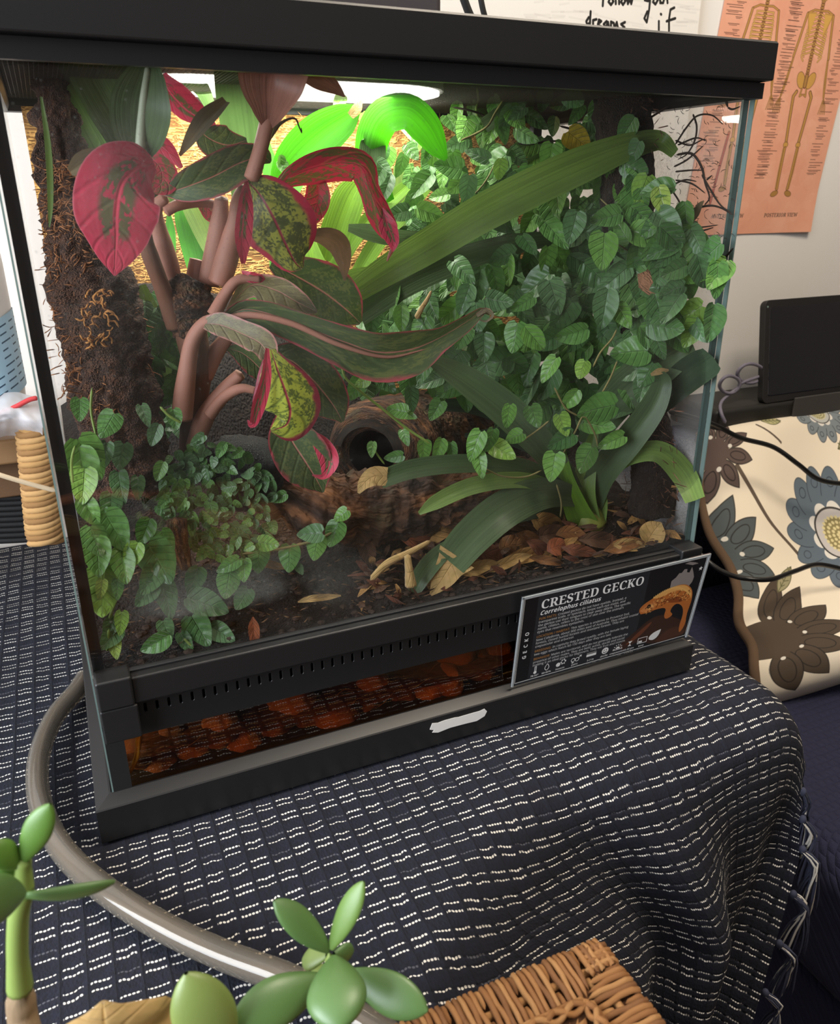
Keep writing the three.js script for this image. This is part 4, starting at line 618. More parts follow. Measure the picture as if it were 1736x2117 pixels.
// ---------------------------------------------------------------- red-edged plant
{
  const t = thing('red_leaved_plant', 'plant with red, pink and mottled green pointed leaves on thick pinkish stems', 'plant', V(0.13, 0.15, -0.12));
  const st = (pts, r, m = stemPink) => add('stem', pxTube(pts, r, 44, 18), m, t);
  st([[400, 930, -0.125], [425, 860, -0.12], [470, 800, -0.115], [500, 770, -0.11]], [0.0075, 0.0085, 0.007, 0.005]);
  st([[375, 870, -0.115], [385, 780, -0.11], [400, 700, -0.105], [425, 668, -0.10], [455, 660, -0.095]], [0.009, 0.0085, 0.007, 0.006, 0.005]);
  st([[420, 780, -0.13], [445, 730, -0.125], [475, 690, -0.12], [490, 660, -0.115]], [0.008, 0.0075, 0.006, 0.004]);
  st([[395, 950, -0.14], [400, 850, -0.135], [408, 760, -0.13], [395, 690, -0.128], [388, 630, -0.128]], [0.011, 0.011, 0.0115, 0.013, 0.014], stemBrown);
  st([[365, 680, -0.125], [345, 620, -0.12], [322, 560, -0.115], [305, 510, -0.11], [300, 470, -0.105]], [0.008, 0.0075, 0.0065, 0.0065, 0.004], stemBrown);
  st([[360, 600, -0.14], [345, 540, -0.135], [325, 470, -0.13], [322, 430, -0.125], [345, 405, -0.12]], [0.008, 0.009, 0.0085, 0.006, 0.004]);
  st([[430, 590, -0.135], [445, 520, -0.13], [455, 450, -0.125], [458, 405, -0.12]], [0.009, 0.009, 0.008, 0.005]);
  st([[452, 590, -0.125], [470, 530, -0.12], [488, 460, -0.115], [492, 415, -0.11], [505, 385, -0.10]], [0.0095, 0.0095, 0.0085, 0.006, 0.004]);
  st([[405, 600, -0.14], [404, 560, -0.14], [408, 535, -0.14]], [0.008, 0.007, 0.006]);
  st([[518, 375, -0.085], [535, 320, -0.08], [550, 260, -0.075], [560, 200, -0.07], [572, 120, -0.07]], [0.006, 0.0055, 0.0055, 0.008, 0.010]);
  st([[455, 425, -0.13], [410, 418, -0.125], [365, 425, -0.12], [340, 440, -0.12]], [0.003, 0.004, 0.0045, 0.004]);
  st([[440, 655, -0.11], [465, 610, -0.11], [490, 580, -0.105], [540, 577, -0.10]], [0.006, 0.005, 0.004, 0.0028]);
  st([[430, 860, -0.115], [465, 820, -0.108], [500, 803, -0.10], [530, 808, -0.095]], [0.006, 0.005, 0.0045, 0.003]);
  add('crown', rough([P(392, 700, -0.128), P(388, 650, -0.13), P(390, 605, -0.13), P(400, 575, -0.132)], [0.012, 0.020, 0.022, 0.014], 0.006, 90, 40, 26, 71), M.bark, t, 'fibrous brown crown the stems rise from');
  const lf = (pts, m, o) => add('leaf', blade(pts, { nu: 12, nv: 40, ...o }), A[m] ?? m, t);
  lf([[318, 338, -0.054, 30], [288, 346, -0.045, 112], [252, 380, -0.035, 160], [240, 440, -0.032, 166], [240, 490, -0.034, 128], [238, 535, -0.037, 70], [237, 570, -0.038, 4]], 'red', { fold: 0.1, cup: -0.12, wave: 0.04 });
  lf([[508, 372, -0.09, 24], [535, 400, -0.075, 100], [565, 450, -0.068, 150], [588, 500, -0.07, 146], [612, 545, -0.078, 70], [625, 556, -0.08, 8]], 'olive', { fold: -0.2, cup: -0.15, wave: 0.03, roll: 12 });
  add('leaf', blade([[510, 370, -0.086, 4], [506, 420, -0.07, 34], [500, 490, -0.066, 40], [502, 545, -0.068, 10]], { fold: 0.3, roll: -30 }), A.red, t);
  lf([[560, 395, -0.13, 8], [600, 365, -0.125, 40], [650, 345, -0.12, 62], [705, 335, -0.115, 68], [748, 345, -0.11, 64], [765, 390, -0.108, 44], [785, 440, -0.105, 52], [806, 478, -0.104, 44], [815, 500, -0.104, 16], [800, 540, -0.104, 3]], 'redgreen', { fold: -0.5, cup: -0.1, wave: 0.1, roll: -10 });
  add('leaf', blade([[790, 430, -0.107, 4], [800, 465, -0.103, 36], [812, 500, -0.102, 26], [812, 520, -0.102, 4]], { fold: 0.2 }), A.red, t);
  lf([[338, 400, -0.11, 8], [380, 388, -0.10, 56], [440, 365, -0.09, 78], [500, 335, -0.088, 70], [545, 325, -0.09, 40], [560, 335, -0.09, 6]], 'dark', { fold: 0.35, wave: 0.08 });
  lf([[552, 265, -0.075, 14], [556, 220, -0.06, 70], [560, 170, -0.052, 130], [572, 100, -0.05, 150]], B.pinkish, { fold: 0.4, cup: 0.1 });
  lf([[625, 130, -0.06, 60], [660, 160, -0.06, 46], [690, 180, -0.062, 26], [713, 200, -0.065, 3]], B.pinkish, { fold: 0.3 });
  lf([[332, 155, -0.12, 24], [350, 190, -0.12, 62], [385, 228, -0.122, 66], [425, 252, -0.126, 36], [450, 275, -0.13, 6]], A.red, { fold: -0.3, roll: 35 });
  lf([[290, 330, -0.07, 30], [288, 280, -0.06, 95], [292, 215, -0.052, 118], [304, 150, -0.05, 70], [308, 130, -0.05, 40]], B.grey, { fold: 0.28, cup: 0.1 });
  add('stem', pxTube([[291, 335, -0.066], [291, 270, -0.059], [297, 200, -0.052], [306, 135, -0.05]], [0.0042, 0.0036, 0.003, 0.002], 24), std({ color: S(168, 178, 150), roughness: 0.5 }), t, 'pale green midrib');
  lf([[450, 668, -0.098, 10], [500, 640, -0.085, 44], [555, 648, -0.075, 62], [630, 676, -0.065, 72], [710, 706, -0.058, 92], [780, 728, -0.055, 108], [850, 722, -0.055, 92], [905, 700, -0.057, 52], [960, 668, -0.06, 34], [1000, 642, -0.062, 14], [1012, 650, -0.062, 4]], 'dark', { fold: 0.5, cup: 0.1, wave: 0.08, roll: 20 });
  add('stem', pxTube([[452, 668, -0.093], [510, 652, -0.082], [600, 668, -0.068], [700, 712, -0.0565], [800, 738, -0.053], [880, 722, -0.054]], [0.0034, 0.003, 0.0026, 0.002, 0.0014, 0.0006], 40), stemPink, t, 'pink midrib');
  add('leaf', blade([[985, 652, -0.06, 8], [1005, 641, -0.06, 10], [1018, 652, -0.06, 6], [1005, 664, -0.06, 4], [990, 661, -0.06, 2]], { nv: 20 }), A.mauve, t);
  lf([[425, 668, -0.095, 26], [455, 672, -0.085, 50], [500, 690, -0.07, 54], [540, 712, -0.058, 60], [556, 740, -0.05, 40]], 'mauve', { fold: 0.3, roll: -15 });
  lf([[560, 722, -0.05, 22], [572, 760, -0.042, 80], [590, 810, -0.036, 134], [600, 850, -0.034, 138], [592, 878, -0.035, 90], [560, 890, -0.037, 10]], 'lime', { fold: -0.35, cup: -0.1, roll: -8, wave: 0.03 });
  add('leaf', blade([[552, 720, -0.05, 8], [548, 780, -0.038, 24], [532, 840, -0.034, 30], [520, 878, -0.034, 14], [512, 868, -0.034, 3]], { fold: 0.4, roll: -25 }), A.red, t);
  lf([[555, 735, -0.07, 30], [600, 745, -0.07, 78], [650, 790, -0.068, 104], [690, 840, -0.07, 74], [708, 872, -0.072, 8]], 'dark', { fold: 0.2, cup: -0.15 });
  lf([[585, 860, -0.08, 40], [600, 905, -0.072, 96], [628, 950, -0.066, 110], [650, 985, -0.066, 72], [668, 1018, -0.068, 4]], 'dark', { fold: 0.25, cup: 0.1 });
  add('leaf', blade([[632, 888, -0.07, 6], [665, 920, -0.062, 36], [680, 955, -0.058, 40], [668, 985, -0.056, 14], [645, 982, -0.056, 3]], { fold: 0.3 }), A.red, t);
  lf([[630, 492, -0.12, 8], [665, 490, -0.115, 36], [695, 505, -0.112, 50], [708, 540, -0.112, 34], [712, 580, -0.114, 4]], B.brown, { fold: -0.3, roll: 20 });
  lf([[560, 545, -0.13, 20], [610, 570, -0.125, 86], [670, 605, -0.122, 120], [715, 640, -0.122, 90], [745, 668, -0.125, 10]], 'dark', { fold: 0.2, cup: -0.1, wave: 0.05 });
  lf([[470, 640, -0.12, 8], [520, 590, -0.11, 50], [570, 600, -0.108, 76], [615, 625, -0.108, 60], [655, 645, -0.11, 6]], 'mauve', { fold: 0.4, roll: 25 });
  lf([[470, 720, -0.12, 10], [500, 730, -0.115, 44], [535, 760, -0.112, 50], [560, 795, -0.112, 6]], 'dark', { fold: 0.3 });
  lf([[655, 370, -0.13, 40], [658, 410, -0.13, 56], [645, 445, -0.13, 46], [630, 470, -0.13, 6]], 'redgreen', { fold: 0.2, roll: 20 });
  lf([[468, 210, -0.10, 20], [430, 248, -0.095, 40], [400, 285, -0.095, 30], [372, 322, -0.1, 6]], B.wither, { fold: 0.6, roll: 30 });
  lf([[145, 355, -0.085, 16], [175, 338, -0.08, 46], [210, 332, -0.08, 44], [240, 345, -0.082, 14]], B.wither, { fold: 0.4 });
  lf([[262, 318, -0.10, 12], [290, 285, -0.095, 26], [335, 305, -0.095, 40], [375, 348, -0.10, 10]], 'red', { fold: -0.4, roll: 30 });
  lf([[300, 320, -0.11, 20], [330, 345, -0.105, 56], [335, 375, -0.105, 60], [315, 395, -0.105, 16]], 'redgreen', { fold: 0.1 });
  lf([[405, 260, -0.13, 10], [430, 285, -0.13, 60], [470, 300, -0.13, 70], [510, 290, -0.13, 10]], 'dark', { fold: 0.2 });
  lf([[415, 420, -0.135, 20], [440, 440, -0.13, 40], [470, 470, -0.13, 6]], 'redgreen', { fold: 0.2 });
  lf([[500, 560, -0.105, 3], [515, 572, -0.1, 22], [540, 576, -0.1, 16], [548, 577, -0.1, 3]], 'red', {});
  lf([[585, 240, -0.10, 5], [560, 262, -0.10, 9], [552, 300, -0.10, 7], [540, 360, -0.10, 3]], B.wither, {});
  add('tendril', pxTube([[552, 290, -0.10], [580, 255, -0.10], [610, 245, -0.10], [618, 262, -0.10], [624, 275, -0.10], [622, 262, -0.10]], [0.0022, 0.0022, 0.0012, 0.0008, 0.0006, 0.0004], 30), B.wither, t);
}

// ---------------------------------------------------------------- strap-leaved plants
{
  const sb = (t, pts, m, o) => add('leaf', blade(pts.map(q => [q[0], q[1], q[2], q[3] * 0.84]), { fold: 0.22, nv: 34, ...o }), B[m], t);
  const l = thing('strap_leaved_plant', 'dark green plant with broad strap leaves behind the brown trunk at the upper left', 'plant', V(0.12, 0.4, -0.25));
  sb(l, [[90, 120, -0.19, 60], [150, 210, -0.2, 78], [205, 310, -0.22, 76], [250, 390, -0.25, 60]], 'deep');
  sb(l, [[170, 110, -0.17, 110], [225, 210, -0.18, 118], [285, 310, -0.21, 104], [345, 420, -0.26, 70]], 'deep');
  sb(l, [[270, 100, -0.19, 90], [245, 190, -0.2, 84], [275, 300, -0.22, 70], [330, 420, -0.26, 40]], 'dull');
  sb(l, [[480, 100, -0.16, 96], [492, 210, -0.18, 104], [505, 310, -0.21, 92], [505, 420, -0.25, 60], [490, 520, -0.27, 40]], 'deep');
  sb(l, [[420, 110, -0.22, 40], [380, 155, -0.22, 62], [415, 180, -0.23, 50], [440, 230, -0.25, 30]], 'deep', { roll: 40 });
  sb(l, [[410, 560, -0.29, 50], [395, 500, -0.30, 54], [380, 440, -0.30, 46], [372, 400, -0.30, 6]], 'bright');
  sb(l, [[355, 540, -0.28, 20], [352, 480, -0.29, 24], [348, 430, -0.29, 4]], 'bright');
  sb(l, [[455, 540, -0.28, 50], [425, 480, -0.29, 56], [395, 420, -0.29, 50], [370, 370, -0.29, 10]], 'mid');
  sb(l, [[290, 590, -0.2, 26], [310, 640, -0.2, 40], [330, 720, -0.19, 46], [350, 800, -0.18, 20]], 'mid');
  sb(l, [[235, 340, -0.24, 14], [220, 270, -0.25, 12], [200, 230, -0.25, 6]], 'bright');
  sb(l, [[335, 600, -0.22, 30], [345, 680, -0.2, 44], [352, 760, -0.18, 30]], 'deep');
  sb(l, [[85, 200, -0.10, 6], [98, 290, -0.09, 14], [103, 360, -0.09, 15], [104, 430, -0.09, 12], [102, 470, -0.09, 3]], 'mid');
  sb(l, [[500, 700, -0.2, 40], [520, 640, -0.22, 50], [545, 580, -0.24, 30]], 'bright');
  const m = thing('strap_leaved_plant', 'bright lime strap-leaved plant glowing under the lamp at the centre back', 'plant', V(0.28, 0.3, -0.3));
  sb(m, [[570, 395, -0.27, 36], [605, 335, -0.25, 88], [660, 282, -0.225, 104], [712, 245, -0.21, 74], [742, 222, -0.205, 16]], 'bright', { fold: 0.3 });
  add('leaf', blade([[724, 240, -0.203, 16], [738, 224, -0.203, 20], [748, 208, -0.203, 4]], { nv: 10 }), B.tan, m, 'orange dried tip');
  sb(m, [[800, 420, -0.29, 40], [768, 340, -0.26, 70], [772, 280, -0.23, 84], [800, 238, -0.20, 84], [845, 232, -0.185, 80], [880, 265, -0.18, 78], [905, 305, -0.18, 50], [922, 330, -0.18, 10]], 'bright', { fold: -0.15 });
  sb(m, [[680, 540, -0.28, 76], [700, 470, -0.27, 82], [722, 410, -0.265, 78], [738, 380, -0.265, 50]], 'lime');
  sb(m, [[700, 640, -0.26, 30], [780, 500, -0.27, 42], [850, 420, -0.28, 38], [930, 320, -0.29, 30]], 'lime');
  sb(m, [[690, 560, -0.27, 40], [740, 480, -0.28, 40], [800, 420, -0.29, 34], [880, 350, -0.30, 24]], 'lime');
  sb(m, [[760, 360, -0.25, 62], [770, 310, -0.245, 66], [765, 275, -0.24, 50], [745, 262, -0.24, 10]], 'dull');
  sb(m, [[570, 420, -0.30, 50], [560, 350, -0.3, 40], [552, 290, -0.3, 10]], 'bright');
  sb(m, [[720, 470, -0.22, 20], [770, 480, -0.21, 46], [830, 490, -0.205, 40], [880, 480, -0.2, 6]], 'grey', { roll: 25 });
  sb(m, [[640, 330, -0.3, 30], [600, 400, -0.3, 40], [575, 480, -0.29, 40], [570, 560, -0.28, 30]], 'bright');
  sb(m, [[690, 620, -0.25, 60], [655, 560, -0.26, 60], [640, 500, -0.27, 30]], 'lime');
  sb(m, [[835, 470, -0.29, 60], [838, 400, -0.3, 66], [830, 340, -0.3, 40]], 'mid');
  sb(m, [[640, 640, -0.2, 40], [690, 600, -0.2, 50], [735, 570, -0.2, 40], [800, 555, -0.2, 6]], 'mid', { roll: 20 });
  sb(m, [[720, 612, -0.175, 50], [790, 565, -0.165, 70], [880, 512, -0.15, 82], [990, 445, -0.135, 90], [1100, 388, -0.12, 92], [1210, 338, -0.11, 84], [1310, 300, -0.105, 60], [1365, 292, -0.105, 44], [1395, 318, -0.105, 24]], 'mid', { fold: 0.18, nv: 50 });
  sb(m, [[740, 650, -0.2, 60], [830, 590, -0.19, 66], [930, 545, -0.18, 62], [1040, 510, -0.17, 52], [1130, 495, -0.165, 36], [1190, 492, -0.16, 8]], 'dull', { fold: 0.2, nv: 40 });
  sb(m, [[1000, 260, -0.22, 36], [1050, 225, -0.21, 36], [1080, 205, -0.2, 26], [1095, 190, -0.2, 8]], 'dull');
  const r = thing('strap_leaved_plant', 'large grey-green strap-leaved rosette rooted at the right front of the soil', 'plant', P(1212, 1090, -0.09));
  sb(r, [[1200, 1050, -0.09, 46], [1150, 960, -0.085, 62], [1060, 860, -0.08, 84], [970, 790, -0.075, 72], [910, 755, -0.072, 44], [878, 744, -0.07, 8]], 'grey', { fold: 0.3 });
  sb(r, [[1185, 1030, -0.085, 36], [1090, 970, -0.07, 44], [960, 958, -0.055, 46], [850, 970, -0.05, 48], [785, 992, -0.048, 44]], 'dull', { fold: 0.25 });
  add('leaf', blade([[800, 985, -0.0478, 38], [772, 985, -0.0478, 40], [752, 1000, -0.048, 26], [741, 1020, -0.05, 5]], { nv: 14, wave: 0.2 }), B.tan, r, 'dry tan tip');
  sb(r, [[1200, 1040, -0.085, 30], [1090, 995, -0.062, 40], [980, 1005, -0.05, 44], [900, 1040, -0.044, 38], [866, 1062, -0.043, 10]], 'mid', { fold: 0.3, roll: 15 });
  sb(r, [[1205, 1030, -0.085, 40], [1120, 1020, -0.06, 78], [1040, 1055, -0.042, 94], [975, 1110, -0.034, 94], [930, 1162, -0.031, 84]], 'dull', { fold: 0.2 });
  add('leaf', blade([[945, 1150, -0.0305, 84], [930, 1172, -0.0305, 60], [912, 1200, -0.031, 44], [890, 1230, -0.034, 6]], { nv: 14, wave: 0.2 }), B.tan, r, 'dry tan tip');
  sb(r, [[960, 1110, -0.045, 20], [910, 1145, -0.04, 44], [875, 1185, -0.038, 48], [855, 1225, -0.038, 30]], 'dull', { fold: 0.3 });
  sb(r, [[1215, 1070, -0.09, 50], [1240, 985, -0.072, 70], [1300, 910, -0.05, 72], [1350, 840, -0.037, 64], [1368, 790, -0.036, 46], [1362, 770, -0.036, 24]], 'dull', { fold: 0.25 });
  add('leaf', blade([[1345, 775, -0.035, 6], [1362, 768, -0.035, 14], [1382, 765, -0.035, 4]], { nv: 8 }), B.tan, r, 'dry tan tip');
  sb(r, [[1215, 920, -0.11, 60], [1270, 830, -0.085, 96], [1340, 770, -0.062, 104], [1410, 725, -0.045, 76], [1432, 712, -0.04, 40]], 'grey', { fold: 0.2 });
  sb(r, [[1225, 1010, -0.09, 30], [1300, 945, -0.055, 44], [1360, 935, -0.04, 56], [1410, 980, -0.032, 62], [1436, 1035, -0.028, 50]], 'mid', { fold: 0.2, roll: -15 });
  sb(r, [[1360, 840, -0.055, 50], [1410, 785, -0.045, 80], [1462, 748, -0.036, 80], [1474, 738, -0.034, 66]], 'dark');
  sb(r, [[1212, 1095, -0.078, 70], [1190, 1050, -0.076, 60], [1170, 990, -0.08, 40], [1160, 930, -0.085, 20]], 'lime', { fold: 0.4 });
  sb(r, [[1215, 1090, -0.08, 66], [1205, 1020, -0.08, 60], [1215, 950, -0.085, 44], [1235, 870, -0.09, 8]], 'mid', { fold: 0.4 });
  sb(r, [[1230, 1085, -0.08, 50], [1235, 1030, -0.08, 46], [1225, 980, -0.083, 20]], 'mid', { fold: 0.4 });
  sb(r, [[1165, 950, -0.13, 50], [1060, 870, -0.15, 44], [960, 838, -0.16, 36], [880, 848, -0.16, 20], [850, 870, -0.16, 6]], 'dark', { fold: 0.3 });
  sb(r, [[1190, 1000, -0.12, 40], [1120, 930, -0.13, 50], [1040, 900, -0.13, 40], [960, 900, -0.13, 10]], 'dark');
  sb(r, [[1180, 900, -0.17, 60], [1175, 800, -0.18, 70], [1190, 690, -0.18, 50], [1200, 640, -0.18, 10]], 'dark');
  sb(r, [[1200, 1060, -0.1, 40], [1120, 1050, -0.095, 50], [1050, 1075, -0.09, 30]], 'dark');
  add('crown', rough([P(1212, 1115, -0.085), P(1215, 1080, -0.084), P(1212, 1040, -0.086)], [0.008, 0.020, 0.010], 0.002, 80, 24, 20, 81), std({ color: S(112, 118, 44), roughness: 0.6 }), r, 'yellow green swollen base');
  for (const [a, b] of [[1205, 1190], [1245, 1255]]) add('root', pxTube([[a, 1100, -0.08], [(a + b) / 2, 1150, -0.078], [b, 1190, -0.085]], [0.006, 0.005, 0.003], 16), M.root, r);
}

// ---------------------------------------------------------------- creeping vines
const inside = (poly, x, y) => { let c = false; for (let i = 0, j = poly.length - 1; i < poly.length; j = i++) { const [xi, yi] = poly[i], [xj, yj] = poly[j]; if ((yi > y) !== (yj > y) && x < (xj - xi) * (y - yi) / (yj - yi) + xi) c = !c; } return c; };
function scatter(poly, n, gap) { // evenly spread seeded points inside a polygon
  const xs = poly.map(p => p[0]), ys = poly.map(p => p[1]), out = []; let tries = 0;
  while (out.length < n && tries++ < n * 60) { const x = rr(Math.min(...xs), Math.max(...xs)), y = rr(Math.min(...ys), Math.max(...ys)); if (inside(poly, x, y) && out.every(q => (q[0] - x) ** 2 + (q[1] - y) ** 2 > gap * gap)) out.push([x, y]); }
  return out;
}
{
  const t = thing('creeping_vine', 'dense creeping vine of small heart-shaped leaves climbing the right side of the terrarium', 'vine', V(0.45, 0.3, -0.15));
  // leaves read off one by one: x, y, length, direction of the tip, tone, z
  const big = [
    [1184, 472, 64, 105, 4, -.09], [1251, 451, 62, 165, 0, -.09], [1247, 520, 76, 95, 1, -.075], [1286, 477, 56, 240, 0, -.085], [1309, 437, 62, 215, 0, -.095], [1327, 396, 58, 110, 3, -.09], [1369, 417, 58, 75, 5, -.085], [1341, 490, 80, 20, 1, -.08], [1314, 548, 74, 100, 0, -.075], [1362, 564, 66, 95, 2, -.09], [1415, 502, 62, 60, 1, -.08], [1438, 523, 76, 80, 0, -.075], [1443, 564, 74, 0, 1, -.07], [1482, 583, 68, 95, 0, -.06], [1265, 580, 74, 140, 4, -.08], [1249, 640, 78, 100, 4, -.07], [1311, 622, 70, 75, 0, -.072], [1290, 654, 54, 60, 1, -.065], [1380, 677, 70, 10, 2, -.08], [1422, 650, 60, 150, 3, -.07], [1428, 690, 60, 120, 3, -.068], [1300, 728, 74, 175, 0, -.06], [1180, 690, 66, 165, 0, -.065],
    [1078, 629, 52, 150, 0, -.085], [1033, 622, 56, 10, 4, -.09], [1105, 700, 64, 50, 1, -.06], [1064, 700, 58, 100, 0, -.07], [1133, 766, 56, 120, 1, -.055], [1202, 766, 38, 110, 3, -.05], [1178, 826, 50, 130, 1, -.045], [1230, 847, 78, 165, 0, -.042], [1050, 863, 50, 100, 1, -.05], [1105, 862, 46, 70, 0, -.055], [1164, 880, 46, 70, 3, -.048], [1240, 880, 62, 10, 0, -.05], [1261, 914, 56, 155, 1, -.046], [981, 925, 66, 110, 1, -.04], [993, 963, 52, 80, 1, -.036], [1143, 968, 58, 100, 1, -.04], [1209, 952, 58, 115, 0, -.042], [1042, 935, 54, 30, 3, -.045], [1157, 911, 56, 150, 2, -.05], [1012, 912, 48, 110, 0, -.05], [1062, 905, 40, 150, 1, -.045],
    [1197, 290, 62, 40, 6, -.16], [1136, 330, 58, 100, 1, -.15], [1032, 350, 44, 95, 3, -.17], [1082, 365, 44, 110, 0, -.15], [1068, 245, 50, 60, 1, -.19], [865, 290, 46, 100, 3, -.24], [870, 385, 62, 130, 0, -.2], [925, 345, 56, 190, 0, -.2], [890, 440, 58, 20, 1, -.18], [965, 395, 60, 100, 4, -.17], [985, 320, 50, 200, 4, -.18], [1040, 420, 50, 80, 4, -.14], [800, 330, 46, 100, 1, -.27], [830, 660, 50, 90, 1, -.13], [868, 680, 54, 120, 0, -.12], [885, 790, 56, 160, 4, -.12], [930, 790, 48, 120, 4, -.11], [900, 740, 50, 200, 0, -.12], [960, 620, 60, 110, 4, -.12], [985, 660, 64, 90, 4, -.11], [1000, 720, 60, 90, 4, -.1], [955, 700, 52, 120, 0, -.11], [850, 830, 54, 90, 4, -.13], [900, 850, 44, 120, 0, -.11], [1010, 780, 56, 80, 4, -.09],
  ];
  for (const [x, y, len, a, tone, z] of big) figLeaf(t, x, y, z, len * 1.06, a, tone, rr(-28, 22), rr(-28, 28));
  const region = [[960, 330], [1060, 350], [1190, 430], [1300, 350], [1400, 410], [1480, 520], [1500, 600], [1460, 700], [1350, 740], [1290, 820], [1240, 900], [1150, 900], [1060, 860], [980, 820], [900, 850], [830, 800], [850, 640], [960, 560], [1100, 480], [1000, 460]];
  for (const [x, y] of scatter(region, 130, 25)) figLeaf(t, x, y, lerp(-0.15, -0.10, (y - 300) / 600) - rr(0, 0.05) + (x > 1350 ? 0.02 : 0), rr(54, 82), rr(20, 170), [0, 2, 4, 4, 0, 1, 2][Math.floor(rnd() * 7)], rr(-40, 30), rr(-40, 40));
  const stems = [[[1000, 968, -.04], [1040, 985, -.042], [1090, 985, -.045], [1120, 972, -.044]], [[1160, 945, -.05], [1190, 890, -.045], [1205, 860, -.045], [1215, 870, -.046], [1232, 905, -.046], [1235, 925, -.046]], [[1195, 860, -.046], [1170, 845, -.047], [1145, 800, -.05]], [[1225, 760, -.05], [1240, 730, -.052], [1265, 700, -.056], [1275, 680, -.058]], [[1240, 820, -.05], [1262, 780, -.055], [1276, 745, -.058]], [[1075, 915, -.05], [1110, 890, -.05], [1135, 870, -.05]], [[1150, 1000, -.05], [1160, 1040, -.055], [1158, 1070, -.06]], [[1240, 410, -.12], [1262, 430, -.11], [1290, 452, -.1]], [[1235, 475, -.09], [1270, 500, -.09], [1300, 520, -.088]], [[900, 480, -.18], [950, 430, -.18], [1000, 380, -.175], [1030, 325, -.175]]];
  for (const s of stems) add('stem', pxTube(s, s[0][2] > -0.06 ? 0.0009 : 0.0008, 16, 6), vineStem, t);
  const u = thing('creeping_vine', 'creeping vine of bright small leaves covering the fibre panel at the back right', 'vine', V(0.4, 0.4, -0.29));
  const reg2 = [[740, 330], [800, 290], [880, 260], [960, 235], [1000, 205], [1090, 200], [1180, 200], [1260, 215], [1320, 300], [1340, 420], [1200, 460], [1050, 470], [980, 520], [900, 560], [820, 480], [760, 420]];
  for (const [x, y] of scatter(reg2, 120, 22)) figLeaf(u, x, y, -0.27 + rr(-0.03, 0.07) + (x - 800) * 0.00008, rr(40, 62), rr(20, 170), [0, 4, 4, 1, 0, 2][Math.floor(rnd() * 6)], rr(-35, 30), rr(-35, 35));
  const reg3 = [[840, 560], [1000, 480], [1130, 470], [1340, 420], [1400, 520], [1380, 760], [1280, 860], [1140, 880], [900, 840], [800, 760], [760, 640]];
  for (const [x, y] of scatter(reg3, 130, 26)) figLeaf(u, x, y, -0.235 + rr(-0.02, 0.04), rr(56, 80), rr(20, 170), [2, 4, 2, 0, 4][Math.floor(rnd() * 5)], rr(-30, 30), rr(-30, 30));
  for (let i = 0; i < 14; i++) { let x = rr(930, 1280), y = rr(210, 420), z = -0.24 + rr(0, 0.06), a = rr(-0.6, 0.4); const pts = [[x, y, z]]; for (let k = 0; k < 4; k++) { a += rr(-0.5, 0.5); x += Math.cos(a) * 32; y += Math.sin(a) * 32; pts.push([x, y, z + rr(-0.008, 0.008)]); } add('stem', pxTube(pts, 0.0011, 18, 5), i % 3 ? M.rootDark : vineStem, u); }
  add('stem', pxTube([[985, 178, -0.24], [988, 205, -0.24], [984, 225, -0.24], [987, 245, -0.24]], 0.0012, 12, 5), stemGreen, u);
  for (const [x, y, l, a] of [[945, 235, 46, 100], [978, 235, 44, 80], [965, 265, 54, 160], [1005, 262, 40, 40], [760, 250, 40, 60], [700, 215, 36, 120], [580, 335, 30, 90], [588, 350, 34, 60]]) figLeaf(u, x, y, -0.25, l, a, [1, 3, 0][Math.floor(rnd() * 3)]);
}
{ // dead rootlets clinging to the right pane
  const t = thing('dead_roots', 'tangle of thin dry dark rootlets clinging to the inside of the right pane', 'roots', V(0.59, 0.3, -0.1));
  const on = (px, py) => { const p = PX(px, py, GX1 - GT - 0.0016 - rr(0, 0.002)); return p; };
  const R = (pts, r = 0.0009) => add('rootlet', tube(pts.map(q => on(...q)), [r, r, r * 0.5], pts.length * 6, 5), M.rootDark, t);
  R([[1395, 300], [1420, 262], [1440, 240], [1470, 238], [1495, 258]]); R([[1432, 235], [1440, 262], [1436, 290], [1420, 318], [1400, 330]]); R([[1400, 300], [1440, 285], [1460, 292]]); R([[1398, 320], [1430, 318], [1450, 345], [1458, 380], [1466, 410], [1455, 425]], 0.0012); R([[1392, 345], [1420, 330], [1455, 300]]); R([[1395, 372], [1430, 380], [1458, 400]]); R([[1410, 440], [1440, 430], [1468, 425], [1490, 430], [1515, 445]], 0.0011); R([[1380, 470], [1410, 466], [1440, 470], [1485, 465]]); R([[1390, 395], [1405, 420], [1412, 450], [1404, 470]]); R([[1450, 360], [1470, 395], [1490, 425], [1512, 440]]); R([[1480, 545], [1500, 530], [1516, 512]], 0.0013); R([[1395, 355], [1430, 352], [1455, 352]]); R([[1385, 385], [1415, 372], [1440, 375]]); R([[1430, 480], [1455, 476], [1475, 470]]); R([[1395, 290], [1425, 300], [1455, 288], [1460, 290]]); R([[1460, 372], [1472, 362]]); R([[1500, 205], [1504, 222]], 0.0012); R([[1504, 222], [1512, 226], [1530, 220]]);
  const w = []; for (let i = 0; i < 130; i++) { const x = rr(1385, 1515), y = rr(215, 500), a = rr(0, 6.28), l = rr(6, 18); w.push(tube([on(x, y), on(x + Math.cos(a) * l * 0.5, y + Math.sin(a) * l * 0.5), on(x + Math.cos(a + 0.4) * l, y + Math.sin(a + 0.4) * l)], 0.0003, 4, 3)); }
  add('fine_rootlets', w, M.rootDark, t).userData.kind = 'stuff';
  add('leaf', blade([[1418, 468, -0.07, 4], [1435, 445, -0.07, 16], [1448, 422, -0.07, 10], [1455, 415, -0.07, 2]], { nv: 10 }), B.wither, t);
}
